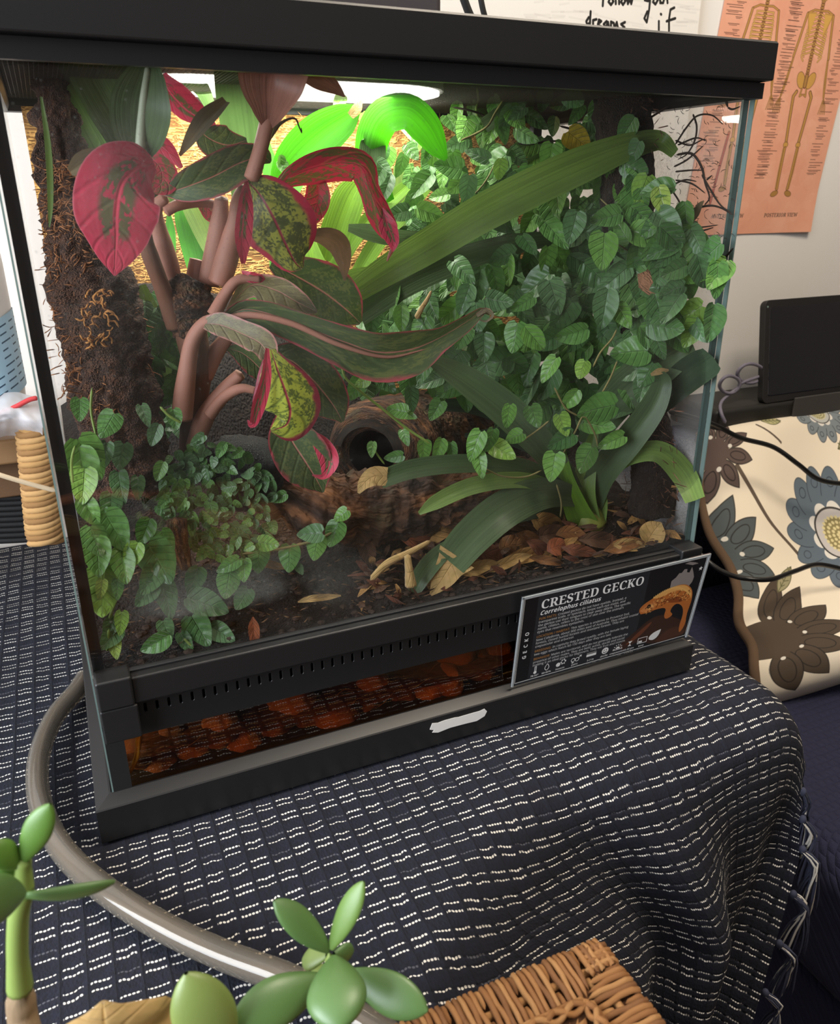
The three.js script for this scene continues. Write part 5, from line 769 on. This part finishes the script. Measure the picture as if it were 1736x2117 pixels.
{
  const t = thing('creeping_vine', 'broad-leaved creeping vine pressed against the glass in the lower left corner', 'vine', V(0.08, 0.14, -0.05));
  for (const [x, y, l, a, tone, z] of [[160, 975, 120, 80, 1, -.06], [185, 950, 96, 60, 1, -.07], [150, 1010, 90, 95, 3, -.05], [172, 1060, 80, 60, 1, -.045], [190, 1155, 96, 85, 1, -.03], [198, 1120, 66, 70, 0, -.032], [192, 1230, 120, 92, 3, -.026], [182, 1225, 50, 100, 5, -.024], [240, 1100, 88, 60, 0, -.04], [215, 1085, 70, 90, 0, -.05], [255, 1170, 78, 80, 1, -.03], [275, 1150, 60, 110, 3, -.032], [330, 1165, 96, 60, 2, -.036], [310, 1200, 70, 120, 2, -.034], [243, 1220, 44, 90, 0, -.026], [345, 1240, 84, 75, 2, -.036], [300, 1230, 60, 130, 4, -.032], [250, 1290, 50, 95, 3, -.026], [215, 1300, 60, 110, 4, -.03], [232, 1340, 60, 80, 5, -.024], [205, 1325, 70, 130, 4, -.026], [320, 1330, 66, 150, 0, -.024], [345, 1305, 46, 70, 4, -.028], [415, 1305, 74, 60, 2, -.032], [430, 1250, 90, 20, 4, -.04], [470, 1210, 60, 100, 0, -.04], [500, 1240, 50, 120, 4, -.04], [470, 1170, 52, 150, 0, -.045], [505, 1180, 50, 90, 1, -.045], [400, 1200, 62, 110, 2, -.05], [165, 848, 48, 90, 0, -.07], [222, 880, 60, 120, 0, -.07], [300, 860, 48, 70, 4, -.07], [362, 868, 44, 80, 0, -.075], [215, 945, 60, 100, 4, -.07], [250, 1010, 70, 80, 2, -.065], [230, 1050, 60, 90, 2, -.06], [300, 1100, 60, 110, 0, -.055], [345, 1120, 50, 60, 0, -.05], [330, 975, 44, 110, 1, -.08], [285, 1010, 50, 90, 2, -.07], [460, 1310, 60, 30, 4, -.03], [385, 1330, 50, 60, 2, -.028], [250, 945, 56, 100, 4, -.075], [320, 900, 50, 110, 4, -.08]])
    figLeaf(t, x, y, z, l, a, tone, rr(-14, 14), rr(-16, 16));
  for (const s of [[[190, 800, -.085], [188, 850, -.08], [200, 910, -.075], [205, 960, -.07]], [[155, 920, -.06], [148, 950, -.055], [150, 1000, -.05]], [[250, 1210, -.03], [240, 1240, -.03], [225, 1280, -.03]], [[225, 1320, -.028], [222, 1345, -.027], [225, 1300, -.027]], [[330, 840, -.075], [350, 860, -.073], [375, 875, -.073]], [[380, 1320, -.028], [400, 1340, -.026]]]) add('stem', pxTube(s, 0.0011, 14, 5), stemGreen, t);
  const r = thing('vine_runner', 'young vine runner with glossy heart-shaped leaves creeping over the bare soil in front', 'vine', V(0.2, 0.13, -0.05));
  for (const [x, y, l, a, tone] of [[535, 1158, 56, 95, 0], [598, 1156, 56, 92, 0], [640, 1104, 54, 175, 4], [653, 1134, 52, 100, 1], [690, 1106, 54, 110, 0], [556, 1124, 44, 10, 1], [514, 1133, 24, 150, 1], [704, 1066, 36, 140, 1], [620, 1178, 24, 60, 4]]) figLeaf(r, x, y, -0.052, l, a, tone, rr(-20, 5), rr(-12, 12), [0, 2][Math.floor(rnd() * 2)]);
  add('stem', pxTube([[500, 1145, -.056], [560, 1138, -.055], [610, 1128, -.055], [665, 1112, -.055], [705, 1085, -.055], [716, 1055, -.055]], 0.0012, 30, 6), vineStem, r);
  add('bud', new THREE.SphereGeometry(0.0026, 10, 8).translate(...P(716, 1064, -0.053).toArray()), B.lime, r, 'yellow bud at the tip');
  const k = thing('hanging_runner', 'thin green runner hanging in front of the round opening with few leaves', 'vine', V(0.3, 0.2, -0.1));
  add('stem', pxTube([[706, 748, -.10], [712, 778, -.095], [740, 805, -.09], [790, 845, -.085], [840, 885, -.08], [890, 918, -.075]], 0.0012, 36, 6), stemGreen, k);
  for (const [x, y, l, a, tone] of [[748, 790, 36, 150, 3], [820, 848, 44, 190, 1], [845, 858, 40, 20, 1], [770, 930, 34, 95, 1], [812, 945, 44, 170, 0], [795, 990, 34, 80, 0], [875, 935, 46, 90, 1], [905, 930, 50, 110, 1], [935, 935, 44, 80, 0], [838, 905, 40, 70, 0]]) figLeaf(k, x, y, -0.084, l, a, tone);
  add('stem', pxTube([[768, 920, -.085], [780, 940, -.085], [795, 960, -.085]], 0.0009, 10, 5), stemGreen, k);
}
{
  const t = thing('ground_cover', 'low mat of tiny dark green leaves between the trunk and the bark mound', 'ground cover', V(0.14, 0.14, -0.09));
  for (const [x, y] of scatter([[330, 960], [400, 930], [450, 990], [520, 1030], [570, 1070], [560, 1130], [480, 1160], [400, 1150], [360, 1100], [330, 1040]], 110, 13)) figLeaf(t, x, y, lerp(-0.10, -0.06, (y - 930) / 220), rr(22, 38), rr(0, 180), [2, 4, 0, 2, 1][Math.floor(rnd() * 5)], rr(-50, 20), rr(-40, 40));
  for (const [x, y] of scatter([[400, 900], [470, 920], [540, 960], [580, 1030], [520, 1040], [430, 990]], 34, 15)) figLeaf(t, x, y, -0.078, rr(22, 40), rr(0, 180), [2, 4, 2, 0][Math.floor(rnd() * 4)], rr(-50, 20), rr(-40, 40));
  const m = thing('hanging_leaves', 'loose group of dull leaves filling the dark gap behind the long arched leaf', 'plant', V(0.24, 0.2, -0.2));
  for (const [x, y] of scatter([[560, 640], [700, 680], [840, 640], [880, 760], [800, 830], [700, 820], [600, 700], [330, 700], [300, 600], [360, 620], [450, 700]], 40, 24)) figLeaf(m, x, y, -0.23 + rr(-0.03, 0.03), rr(44, 70), rr(20, 170), [2, 4, 2, 0][Math.floor(rnd() * 4)]);
  const sh = thing('shade_plant', 'dull dark leaves growing between the brown trunk and the pink stems', 'plant', V(0.1, 0.16, -0.19));
  for (const [x, y] of scatter([[265, 600], [340, 650], [390, 720], [385, 890], [300, 910], [285, 760]], 30, 20)) figLeaf(sh, x, y, -0.165 + rr(-0.02, 0.02), rr(40, 66), rr(20, 170), [2, 4, 2, 0][Math.floor(rnd() * 4)]);
  add('cane', pxTube([[365, 1068, -.07], [368, 1110, -.066], [378, 1150, -.062], [385, 1180, -.06]], [0.008, 0.0085, 0.007, 0.005], 20, 9), M.bark, thing('cut_cane', 'short yellow topped cut cane standing among dark leaves at lower left', 'cane', P(378, 1180, -0.065)));
}
// ---------------------------------------------------------------- leaf litter
{
  const litter = (pts, m, label, o = {}) => tag(add('dry_leaf', blade(pts, { nv: 16, nu: 8, fold: 0.35, wave: 0.18, ...o }), m), label, 'dry leaf', label === LIT ? 'dry leaves littering the soil' : undefined);
  const LIT = 'curled brown dry leaf lying in the litter at the front right of the soil';
  const tones = [S(176, 128, 74), S(138, 88, 48), S(116, 62, 38), S(96, 62, 42), S(190, 150, 96), S(150, 78, 44)].map(c => leafMat({ color: c, map: figTex, bumpMap: figBump, bumpScale: 0.0012, clearcoat: 0.1, transmission: 0.1 }));
  const lz = (x, y) => { const d = rayOf(x, y); let z = -0.02; for (let i = 0; i < 60; i++, z -= 0.005) { const p = P(x, y, z); if (p.y < soilY(p.x, z) + 0.006) return z; } return z; };
  const along = (x, y, l, a, w, m, label, o) => { const c = Math.cos(a) * l / 2, s = Math.sin(a) * l / 2, z = Math.min(-0.022, lz(x, y) + 0.006), zz = (q) => Math.min(-0.021, z + q); litter([[x - c, y - s, zz(rr(-0.006, 0.006)), 3], [x - c * 0.4, y - s * 0.4 - rr(0, 5), zz(rr(0, 0.008)), w], [x + c * 0.4, y + s * 0.4 - rr(0, 5), zz(rr(0, 0.008)), w * 0.9], [x + c, y + s, zz(rr(-0.004, 0.006)), 3]], tones[m], label ?? LIT, o); };
  for (const [x, y, l, a, w, m] of [[900, 1105, 90, -0.4, 30, 0], [870, 1120, 60, 0.2, 24, 5], [940, 1100, 50, 1.0, 26, 1], [850, 1080, 50, -0.8, 26, 3], [1010, 1150, 60, 0.3, 34, 2], [1060, 1130, 60, -0.3, 30, 1], [1100, 1120, 60, 0.5, 28, 1], [1030, 1110, 70, 0.1, 26, 3], [1140, 1105, 66, -0.2, 30, 3], [990, 1175, 70, -0.3, 26, 4], [1050, 1165, 90, -0.35, 22, 4], [1090, 1150, 70, -0.15, 22, 0], [1120, 1140, 50, 0.6, 26, 2], [1240, 1120, 60, 0.1, 26, 3], [1290, 1130, 60, -0.2, 26, 1], [850, 1060, 46, 1.2, 20, 1], [790, 1085, 50, 0.9, 26, 3], [820, 1100, 60, -0.3, 26, 2], [960, 1135, 50, -0.6, 24, 0], [1130, 1160, 60, 0.2, 20, 1], [1000, 1100, 60, -0.7, 30, 2], [920, 1075, 60, -0.2, 24, 1], [1160, 1130, 50, -0.5, 20, 0], [1200, 1140, 60, 0.2, 20, 2], [890, 1090, 40, 0.7, 22, 4], [1075, 1090, 50, 0.3, 22, 3], [985, 1125, 44, 0.9, 22, 5], [1180, 1105, 50, 0.0, 20, 1], [940, 1160, 60, 0.2, 24, 3]]) along(x, y, l * rr(1.0, 1.6), a, w * rr(0.9, 1.4), m, LIT, { wave: rr(0.1, 0.5), fold: rr(-0.2, 0.8) });
  along(905, 1195, 76, 1.9, 44, 4, 'pale tan veined dry leaf standing against the front glass below the cut strap', { wave: 0.05 });
  along(758, 1138, 74, 1.3, 34, 3, 'dark skeleton-veined dead leaf standing on the soil left of the litter', { wave: 0.05 });
  along(1150, 1135, 40, -0.2, 36, 5, 'rusty red rounded dry leaf at the right end of the litter', { fold: 0.1 });
  along(1130, 1085, 70, 0.35, 42, 0, 'largest orange-brown dry leaf behind the litter near the rosette');
  along(525, 1310, 70, 1.5, 22, 5, 'narrow reddish dry leaf lying against the front glass at left');
  along(1350, 1105, 60, -1.0, 50, 4, 'yellow green fading leaf standing at the right front corner'); along(1300, 1130, 70, 0.1, 26, 4, 'flat yellowish leaf lying left of the fading leaf in the right corner');
  along(660, 1238, 90, -0.15, 14, 4, 'thin straw-coloured curl of dry bark on the bare soil'); along(560, 1170, 70, 0.15, 16, 0, 'split straw piece lying under the runner leaves');
  tag(add('twig', pxTube([[765, 1200, -.03], [800, 1165, -.034], [850, 1140, -.036], [890, 1118, -.04]], [0.003, 0.0036, 0.003, 0.002], 20, 7), B.tan), 'pale forked dry stalk lying left of the cut strap leaf', 'twig');
  tag(add('twig', pxTube([[850, 1215, -.024], [845, 1175, -.026], [842, 1145, -.03]], [0.006, 0.004, 0.003], 16, 7), B.tan), 'short pale stalk standing upright by the glass', 'twig');
  tag(add('twig', pxTube([[860, 660, -.12], [870, 640, -.118], [885, 615, -.115], [892, 600, -.115]], [0.003, 0.0024, 0.0018, 0.0012], 14, 6), B.tan), 'slim tan twig pointing up in front of the dark gap at the centre', 'twig');
  const fr = [[], [], []]; for (let i = 0; i < 190; i++) { const x = rr(740, 1390), yb = 1385 - (x - 205) * 0.215, y = yb - rr(12, 120), l = rr(8, 30), a = rr(0, 3.14), z = Math.min(-0.022, lz(x, y) + 0.003); fr[i % 3].push(blade([[x - Math.cos(a) * l, y - Math.sin(a) * l * 0.6, z, 3], [x, y - rr(0, 4), Math.min(-0.021, z + rr(0, 0.006)), rr(6, 18)], [x + Math.cos(a) * l, y + Math.sin(a) * l * 0.6, z, 2]], { nv: 4, nu: 2, fold: rr(0, 0.8), roll: rr(-60, 60) })); }
  fr.forEach((g, i) => { tag(add('leaf_fragments', g, tones[[3, 2, 0][i]]), ['dark brown', 'reddish brown', 'light tan'][i] + ' crumbled leaf fragments among the litter', 'leaf fragments').userData.kind = 'stuff'; });
  const w = []; for (let i = 0; i < 420; i++) { const x = rr(220, 1400), yb = 1385 - (x - 205) * 0.215, y = yb - rr(8, 230) * (x < 700 ? 0.8 : 0.6), a = rr(-0.6, 0.6), l = rr(4, 22), z = Math.min(-0.02, lz(x, y) + 0.0015); w.push(pxTube([[x, y, z], [x + l * 0.5, y + a * l * 0.5, z + 0.001], [x + l, y + a * l + rr(-4, 4), z]], rr(0.0003, 0.0008), 3, 3)); }
  tag(add('litter_crumbs', w, std({ color: S(104, 76, 50), roughness: 0.9 })), 'fine crumbs and fibres strewn over the soil', 'crumbs').userData.kind = 'stuff';
  const c = []; for (let i = 0; i < 700; i++) { const x = rr(IX0 + 0.01, IX1 - 0.01), z = rr(-0.18, IZ1 - 0.003), s = rr(0.0012, 0.0042); c.push(new THREE.IcosahedronGeometry(s, 0).scale(1, 0.6, 1.2).rotateY(rr(0, 6)).translate(x, soilY(x, z) + s * 0.2, z)); }
  tag(add('soil_clods', c, std({ color: S(52, 38, 30), roughness: 0.95 })), 'small dark clods scattered over the soil', 'clods').userData.kind = 'stuff';
}

boxed = false;
// ---------------------------------------------------------------- left of the terrarium
{
  const J = thing('plastic_jug', 'white plastic jug with a pale blue label standing left of the terrarium', 'jug', P(-60, 880, -0.45));
  const top = P(-70, 330, -0.45), bot = P(-40, 868, -0.45), ax = bot.clone().sub(top), g = [], R = 0.072;
  bot.x += 0.012; const body = (r, a, b, n = 40) => { const pts = []; for (let i = 0; i <= 12; i++) { const t = i / 12; pts.push(V(bot.x - 0.03, lerp(bot.y, bot.y + 0.34, lerp(a, b, t)), -0.45)); } return tube(pts, r, n, 28); };
  add('body', body([0.068, 0.072, 0.072, 0.072, 0.07, 0.055, 0.03], 0, 1), std({ color: S(228, 226, 224), roughness: 0.45 }), J);
  const lab = canvasTex(512, 256, (c, w, h) => { c.fillStyle = '#a9cfe6'; c.fillRect(0, 0, w, h); c.fillStyle = '#33506b'; c.font = '20px sans-serif'; for (let i = 0; i < 9; i++) for (let k = 0; k < 9; k++) c.fillRect(20 + k * 54, 24 + i * 25, 22 + hash(i, k) * 26, 5); });
  add('label', grid(30, 4, (u, v) => { const a = 0.0 + u * 2.6; return V(bot.x - 0.03 + Math.sin(a) * (R + 0.001), bot.y + 0.008 + v * 0.085 + 0.03 * Math.sin(a), -0.45 + Math.cos(a) * (R + 0.001)); }), std({ map: lab, roughness: 0.5, side: THREE.DoubleSide }), J, 'pale blue label');
  const bag = thing('plastic_bag', 'crumpled clear plastic bag with a red edge under the white jug', 'bag', P(-20, 890, -0.42));
  const bagMat = phys({ color: S(226, 224, 226), transmission: 0.45, thickness: 0, roughness: 0.5, side: THREE.DoubleSide });
  add('film', grid(40, 24, (u, v) => { const p = P(lerp(-140, 88, u), lerp(815, 905, v) + 14 * Math.sin(u * 7) + 30 * (1 - u), -0.40 + 0.02 * Math.sin(v * 3.1)); p.z += 0.010 * (fbm(u * 9, v * 6, 0, 601, 4) - 0.5) + 0.012 * Math.sin(v * 3.14); return p; }), bagMat, bag);
  add('red_edge', pxTube([[-10, 858, -0.375], [30, 842, -0.375], [62, 826, -0.378], [80, 822, -0.38]], 0.0028, 20, 6), std({ color: S(196, 60, 62), roughness: 0.5 }), bag);
  // shelf the jug stands on, rope-bound basket leg, stick, dark weave
  const sh = PX(60, 915, -0.035), shelf = thing('shelf_board', 'brown wooden shelf board under the jug at the left edge', 'shelf', P(0, 980, -0.48));
  const c0 = P(60, 905, -0.44), c1 = P(60, 1040, -0.44);
  add('board', box(c0.x - 0.50, c0.x + 0.01, c0.y - 0.03, c0.y, -0.66, -0.44, 0.004), std({ color: S(146, 110, 72), roughness: 0.6 }), shelf);
  add('front_panel', box(c0.x - 0.49, c0.x + 0.0, c1.y, c0.y - 0.03, -0.50, -0.47, 0.003), std({ color: S(104, 74, 46), roughness: 0.7, bumpMap: rep(grain, 3, 1), bumpScale: 0.0005 }), shelf);
  const bsk = thing('rope_post', 'post bound with twisted tan seagrass rope beside the left pane', 'post', P(85, 1108, -0.40));
  const pa = P(75, 880, -0.40), pb = P(96, 1112, -0.40), rope = [S(178, 136, 82), S(150, 110, 64), S(190, 148, 94)].map(c => std({ color: c, roughness: 0.85, bumpMap: rep(grain, 3, 1), bumpScale: 0.001 }));
  add('core', tube([pa, pb], 0.013, 8, 12), std({ color: S(60, 42, 26), roughness: 0.9 }), bsk);
  for (let i = 0; i < 20; i++) { const t = (i + 0.5) / 20; for (const s of [0, 1]) { const p = pa.clone().lerp(pb, t), pts = []; for (let k = 0; k <= 6; k++) { const a = -0.3 + k / 6 * 3.7, e = 0.0035 * Math.sin(k * 1.3); pts.push(V(p.x - Math.cos(a) * 0.020, p.y + (k / 6 - 0.5) * 0.017 * (s ? 1 : -1) + e * 0.4, p.z + Math.sin(a) * 0.017 + (s ? 0.002 : 0))); } add('rope_turn', tube(pts, [0.002, 0.0042, 0.0046, 0.0042, 0.002], 12, 6), rope[(i + s) % 3], bsk); } }
  tag(add('cane_stick', pxTube([[-40, 968, -0.34], [0, 982, -0.34], [60, 1000, -0.345], [112, 1014, -0.35], [118, 1016, -0.35]], 0.0027, 16, 8), std({ color: S(214, 190, 156), roughness: 0.6 })), 'thin cream stick crossing in front of the rope bound post', 'stick');
  const dw = thing('woven_mat', 'black ribbed woven fabric piece behind the blanket at the left edge', 'fabric', P(20, 1110, -0.50));
  for (let i = 0; i < 9; i++) add('rib', pxTube([[-60, 1032 + i * 11, -0.48], [0, 1030 + i * 11, -0.48], [45, 1028 + i * 11, -0.48], [88, 1024 + i * 11, -0.48]], 0.0042, 14, 8), M.blackSoft, dw);
}

// ---------------------------------------------------------------- clear hose lying over the blanket
{
  const h = thing('hose', 'clear plastic hose stained brown inside curving over the blanket', 'hose', PY(400, 1900, TY));
  const pts = [[176, 1400], [158, 1428], [116, 1478], [82, 1560], [82, 1655], [128, 1755], [215, 1838], [335, 1915], [470, 1978], [600, 2035], [680, 2078], [745, 2118], [820, 2165]].map(q => PY(q[0], q[1], TY + 0.012));
  for (const p of pts.slice(9)) p.y += 0.004;
  add('wall', tube(pts, 0.0098, 120, 20, false), phys({ color: S(214, 204, 188), transmission: 0.86, thickness: 0, roughness: 0.06, ior: 1.45, side: THREE.DoubleSide }), h);
  const stain = tex(64, 512, (u, v) => { const n = fbm(u * 4, v * 9, 0, 611, 2), m = fbm(u * 9, v * 5, 0, 612, 2); return mix3([0.50, 0.44, 0.37], [0.22, 0.16, 0.11], sm(0.35, 0.7, n * 0.6 + m * 0.4)); });
  const inner = tube(pts, 0.0078, 120, 18, false); const uv = inner.attributes.uv; for (let i = 0; i < uv.count; i++) uv.setXY(i, uv.getY(i), uv.getX(i));
  add('stained_lining', inner, phys({ map: stain, transmission: 0.58, thickness: 0, roughness: 0.15, clearcoat: 0.6, side: THREE.DoubleSide }), h, 'brown film inside the hose');
}

// ---------------------------------------------------------------- wicker hamper, bowl, succulents in front
{
  const hx1 = 0.273, hz0 = 0.296, hy = 0.05, hx0 = -0.16, hz1 = 0.60, r = 0.0019;
  const w = thing('wicker_hamper', 'honey brown wicker hamper with braided lid in the lower right foreground', 'basket', V((hx0 + hx1) / 2, Y0, (hz0 + hz1) / 2));
  const straws = [S(176, 122, 70), S(158, 106, 58), S(190, 138, 84), S(142, 94, 52)].map((c, i) => std({ color: c, roughness: 0.6, bumpMap: rep(grain, 1, 8), bumpScale: 0.0005 }));
  const dark = std({ color: S(88, 54, 28), roughness: 0.9 });
  add('body', box(hx0 + 0.006, hx1 - 0.006, Y0 + 0.001, hy - 0.012, hz0 + 0.006, hz1 - 0.006, 0.01), std({ color: S(150, 96, 50), map: rep(strapTex, 1, 20), bumpMap: rep(strapBump, 1, 30), bumpScale: 0.002, roughness: 0.8 }), w);
  add('lid_base', box(hx0 + 0.002, hx1 - 0.002, hy - 0.012, hy - 0.0035, hz0 + 0.002, hz1 - 0.002, 0.004), dark, w);
  let n = 0;
  const strand = (pts, rad = r) => add('strand', tube(pts, [rad * 0.8, rad, rad, rad * 0.8], 10, 6), straws[n++ % 4], w);
  // along the far edge: strands lie across it, bent down over the rim
  for (let x = hx1 - 0.004, i = 0; x > hx0 + 0.01; x -= 0.00345, i++) {
    if (x < 0.06) break;
    const e = 0.0006 * Math.sin(i * 2.3), reach = Math.min(0.030, (hx1 - x) * 0.85 + 0.004), short = i % 6 === 5;
    if (short) { strand([V(x, hy - 0.013, hz0 + 0.001), V(x, hy - 0.001, hz0 + 0.001), V(x + e, hy - 0.0005, hz0 + 0.006), V(x, hy - 0.001, hz0 + Math.min(reach, 0.011))]); if (reach > 0.02) strand([V(x, hy - 0.002, hz0 + 0.018), V(x + e, hy - 0.001, hz0 + 0.023), V(x, hy - 0.002, hz0 + reach)]); }
    else strand([V(x, hy - 0.013, hz0 - 0.0005), V(x, hy, hz0 + 0.0002), V(x + e, hy + 0.0012, hz0 + 0.012), V(x - e, hy + 0.001, hz0 + 0.02), V(x, hy - 0.001, hz0 + reach)]);
  }
  for (let z = hz0 + 0.005, i = 0; z < hz1 - 0.01; z += 0.00345, i++) {
    const e = 0.0006 * Math.sin(i * 1.9), reach = Math.min(0.030, (z - hz0) * 0.85 + 0.004), short = i % 6 === 4; if (z > 0.46) break;
    if (short) { strand([V(hx1 - 0.001, hy - 0.013, z), V(hx1 - 0.001, hy - 0.001, z), V(hx1 - 0.006, hy - 0.0005, z + e), V(hx1 - Math.min(reach, 0.011), hy - 0.001, z)]); if (reach > 0.02) strand([V(hx1 - 0.018, hy - 0.002, z), V(hx1 - 0.023, hy - 0.001, z + e), V(hx1 - reach, hy - 0.002, z)]); }
    else strand([V(hx1 + 0.0005, hy - 0.013, z), V(hx1 - 0.0002, hy, z), V(hx1 - 0.012, hy + 0.0012, z + e), V(hx1 - 0.02, hy + 0.001, z - e), V(hx1 - reach, hy - 0.001, z)]);
  }
  add('core_rod', tube([V(0.05, hy - 0.002, hz0 + 0.0145), V(hx1 - 0.012, hy - 0.002, hz0 + 0.0145)], 0.0024, 30, 7), straws[2], w); add('core_rod', tube([V(hx1 - 0.0145, hy - 0.002, hz0 + 0.012), V(hx1 - 0.0145, hy - 0.002, 0.47)], 0.0024, 30, 7), straws[2], w);
  for (let k = 0; k < 3; k++) for (const side of [0, 1]) { const pts = []; for (let i = 0; i <= 60; i++) { const a = i / 60, ph = a * 34 + k * 2.094, o = 0.0028 * Math.sin(ph), up = 0.0017 * Math.cos(ph * 2); pts.push(side ? V(hx1 - 0.031 - o, hy + 0.002 + up, lerp(hz0 + 0.031, 0.47, a)) : V(lerp(hx1 - 0.031, 0.05, a), hy + 0.002 + up, hz0 + 0.031 + o)); } add('braid_strand', tube(pts, 0.0018, 150, 6), straws[k], w); }
  for (let i = 0; i < 40; i++) { const x0 = hx1 - 0.034 - i * 0.0052; if (x0 < 0.07) break; strand([V(x0, hy - 0.002, hz0 + 0.035), V(x0 - 0.012, hy, hz0 + 0.05), V(x0 - 0.03, hy - 0.001, hz0 + 0.075), V(x0 - 0.05, hy - 0.001, hz0 + 0.11)]); }
  for (let i = 0; i < 20; i++) strand([V(hx1 - 0.034, hy - 0.0025, hz0 + 0.036 + i * 0.0055), V(hx1 - 0.06, hy - 0.0005, hz0 + 0.05 + i * 0.0055), V(hx1 - 0.1, hy - 0.0015, hz0 + 0.08 + i * 0.0055)]);

  const bowl = thing('clay_bowl', 'brown clay bowl holding the succulents in the lower left foreground', 'plant pot', V(0.035, hy + 0.004, 0.385));
  const prof = [[0.001, 0], [0.05, 0], [0.066, 0.02], [0.073, 0.045], [0.075, 0.052], [0.071, 0.052], [0.068, 0.044], [0.001, 0.040]].map(q => new THREE.Vector2(...q));
  add('bowl', new THREE.LatheGeometry(prof, 48).translate(0.035, hy + 0.004, 0.385), std({ color: S(150, 92, 62), roughness: 0.8 }), bowl);
  add('potting_soil', new THREE.CylinderGeometry(0.068, 0.068, 0.004, 40).translate(0.035, hy + 0.046, 0.385), M.earth, bowl);

  // fleshy leaf: thick, rounded blade from a to b
  const JM = [S(84, 116, 62), S(104, 134, 64), S(118, 136, 70), S(88, 126, 48)].map(c => phys({ color: c, roughness: 0.42, clearcoat: 0.25, clearcoatRoughness: 0.4, bumpMap: rep(grain, 1, 1), bumpScale: 0.0002 }));
  const flesh = (parent, a, b, wpx, m, roll = 0, bendUp = 0, thick = 0.3) => {
    const L = b.clone().sub(a), T = L.clone().normalize(), mid = a.clone().lerp(b, 0.5), W = wpx * depthOf(mid) / FOCAL / 2, e = EYE.clone().sub(mid).normalize(), s = T.clone().cross(e).normalize().applyAxisAngle(T, roll * Math.PI / 180), nn = s.clone().cross(T).normalize();
    return add('leaf', grid(20, 22, (u, v) => { const an = u * Math.PI * 2, w = W * Math.pow(Math.sin(Math.PI * Math.pow(clamp(v, 0.004, 0.996), 1.35)), 0.62) + 0.0016 * (1 - v), th = w * thick + 0.0006; return a.clone().addScaledVector(L, v).addScaledVector(nn, bendUp * L.length() * v * (1 - v)).addScaledVector(s, Math.cos(an) * w).addScaledVector(nn, Math.sin(an) * th); }), JM[m], parent);
  };
  const c = thing('succulent', 'succulent with fleshy oval green leaves in the middle foreground', 'succulent', V(0.09, 0.095, 0.36));
  const k = (x, y, d) => PD(x, y, d);
  const stemM = std({ color: S(134, 156, 78), roughness: 0.5 }), stemB = std({ color: S(142, 118, 88), roughness: 0.8, bumpMap: rep(grain, 1, 4), bumpScale: 0.0005 });
  add('stem', tube([k(680, 1968, .385), k(686, 2010, .388), k(690, 2080, .395), V(0.085, 0.10, 0.365)], [0.0026, 0.0032, 0.0038, 0.0045], 24, 10), stemM, c);
  flesh(c, k(680, 1965, .385), k(566, 1862, .375), 56, 0, 20, 0.1); flesh(c, k(684, 1960, .385), k(752, 1822, .38), 46, 1, -25, 0.05);
  flesh(c, k(676, 1975, .39), k(626, 1985, .40), 46, 2, 30, 0.15); flesh(c, k(690, 1975, .395), k(730, 1965, .405), 36, 0, 30, 0.15);
  flesh(c, k(690, 1978, .378), k(702, 2130, .345), 118, 0, 5, 0.12, 0.4); flesh(c, k(720, 2010, .385), k(884, 2090, .37), 78, 0, 15, 0.12); flesh(c, k(672, 2020, .385), k(478, 2116, .36), 92, 0, -10, 0.15, 0.4); flesh(c, k(690, 2040, .40), k(630, 2075, .405), 60, 0, 10, 0.1); flesh(c, k(660, 2020, .40), k(650, 2005, .41), 40, 2);
  flesh(c, k(470, 2200, .36), k(385, 2012, .345), 120, 2, -12, 0.1, 0.4);
  add('stem', tube([k(480, 2190, .36), k(520, 2220, .37), V(0.07, 0.10, 0.36)], 0.003, 12, 8), stemM, c);
  const l = thing('succulent', 'tall stemmed succulent with upright leaf at the left edge of the foreground', 'succulent', V(-0.015, 0.095, 0.345));
  add('stem', tube([k(52, 1835, .325), k(40, 1880, .328), k(36, 1960, .335), k(42, 2050, .345)], [0.0042, 0.0042, 0.0044, 0.0056], 30, 12), stemM, l);
  add('stem', tube([k(42, 2046, .345), k(48, 2110, .35), V(-0.012, 0.10, 0.345)], [0.0060, 0.0068, 0.0075], 16, 12), stemB, l, 'brown woody stem foot');
  flesh(l, k(48, 1778, .32), k(104, 1662, .315), 54, 3, -10, 0.05); flesh(l, k(40, 1790, .32), k(-20, 1745, .31), 50, 3, 10, 0.1); flesh(l, k(30, 1822, .322), k(14, 1768, .318), 60, 3, 20, 0.1); flesh(l, k(52, 1850, .322), k(238, 1822, .335), 40, 0, 62, 0.22, 0.35); flesh(l, k(50, 1848, .318), k(-70, 1872, .29), 96, 0, -15, 0.15); add('stem', tube([k(50, 1772, .32), k(46, 1800, .322), k(50, 1845, .325)], [0.003, 0.004, 0.0042], 12, 10), stemM, l);
  tag(add('dried_leaf', blade([[V(0.03, 0.105, 0.36), 0, 0, 200], [k(226, 2190, .345), 0, 0, 300], [k(218, 2125, .34), 0, 0, 250], [k(214, 2085, .342), 0, 0, 120], [k(213, 2068, .345), 0, 0, 10]].map(q => q), { nv: 20, nu: 14, fold: 0, cup: -0.35, wave: 0.03 }), B.tan), 'rounded brown dried leaf curling up at the foot of the left succulent', 'dry leaf');
}

renderer.render(scene, camera);
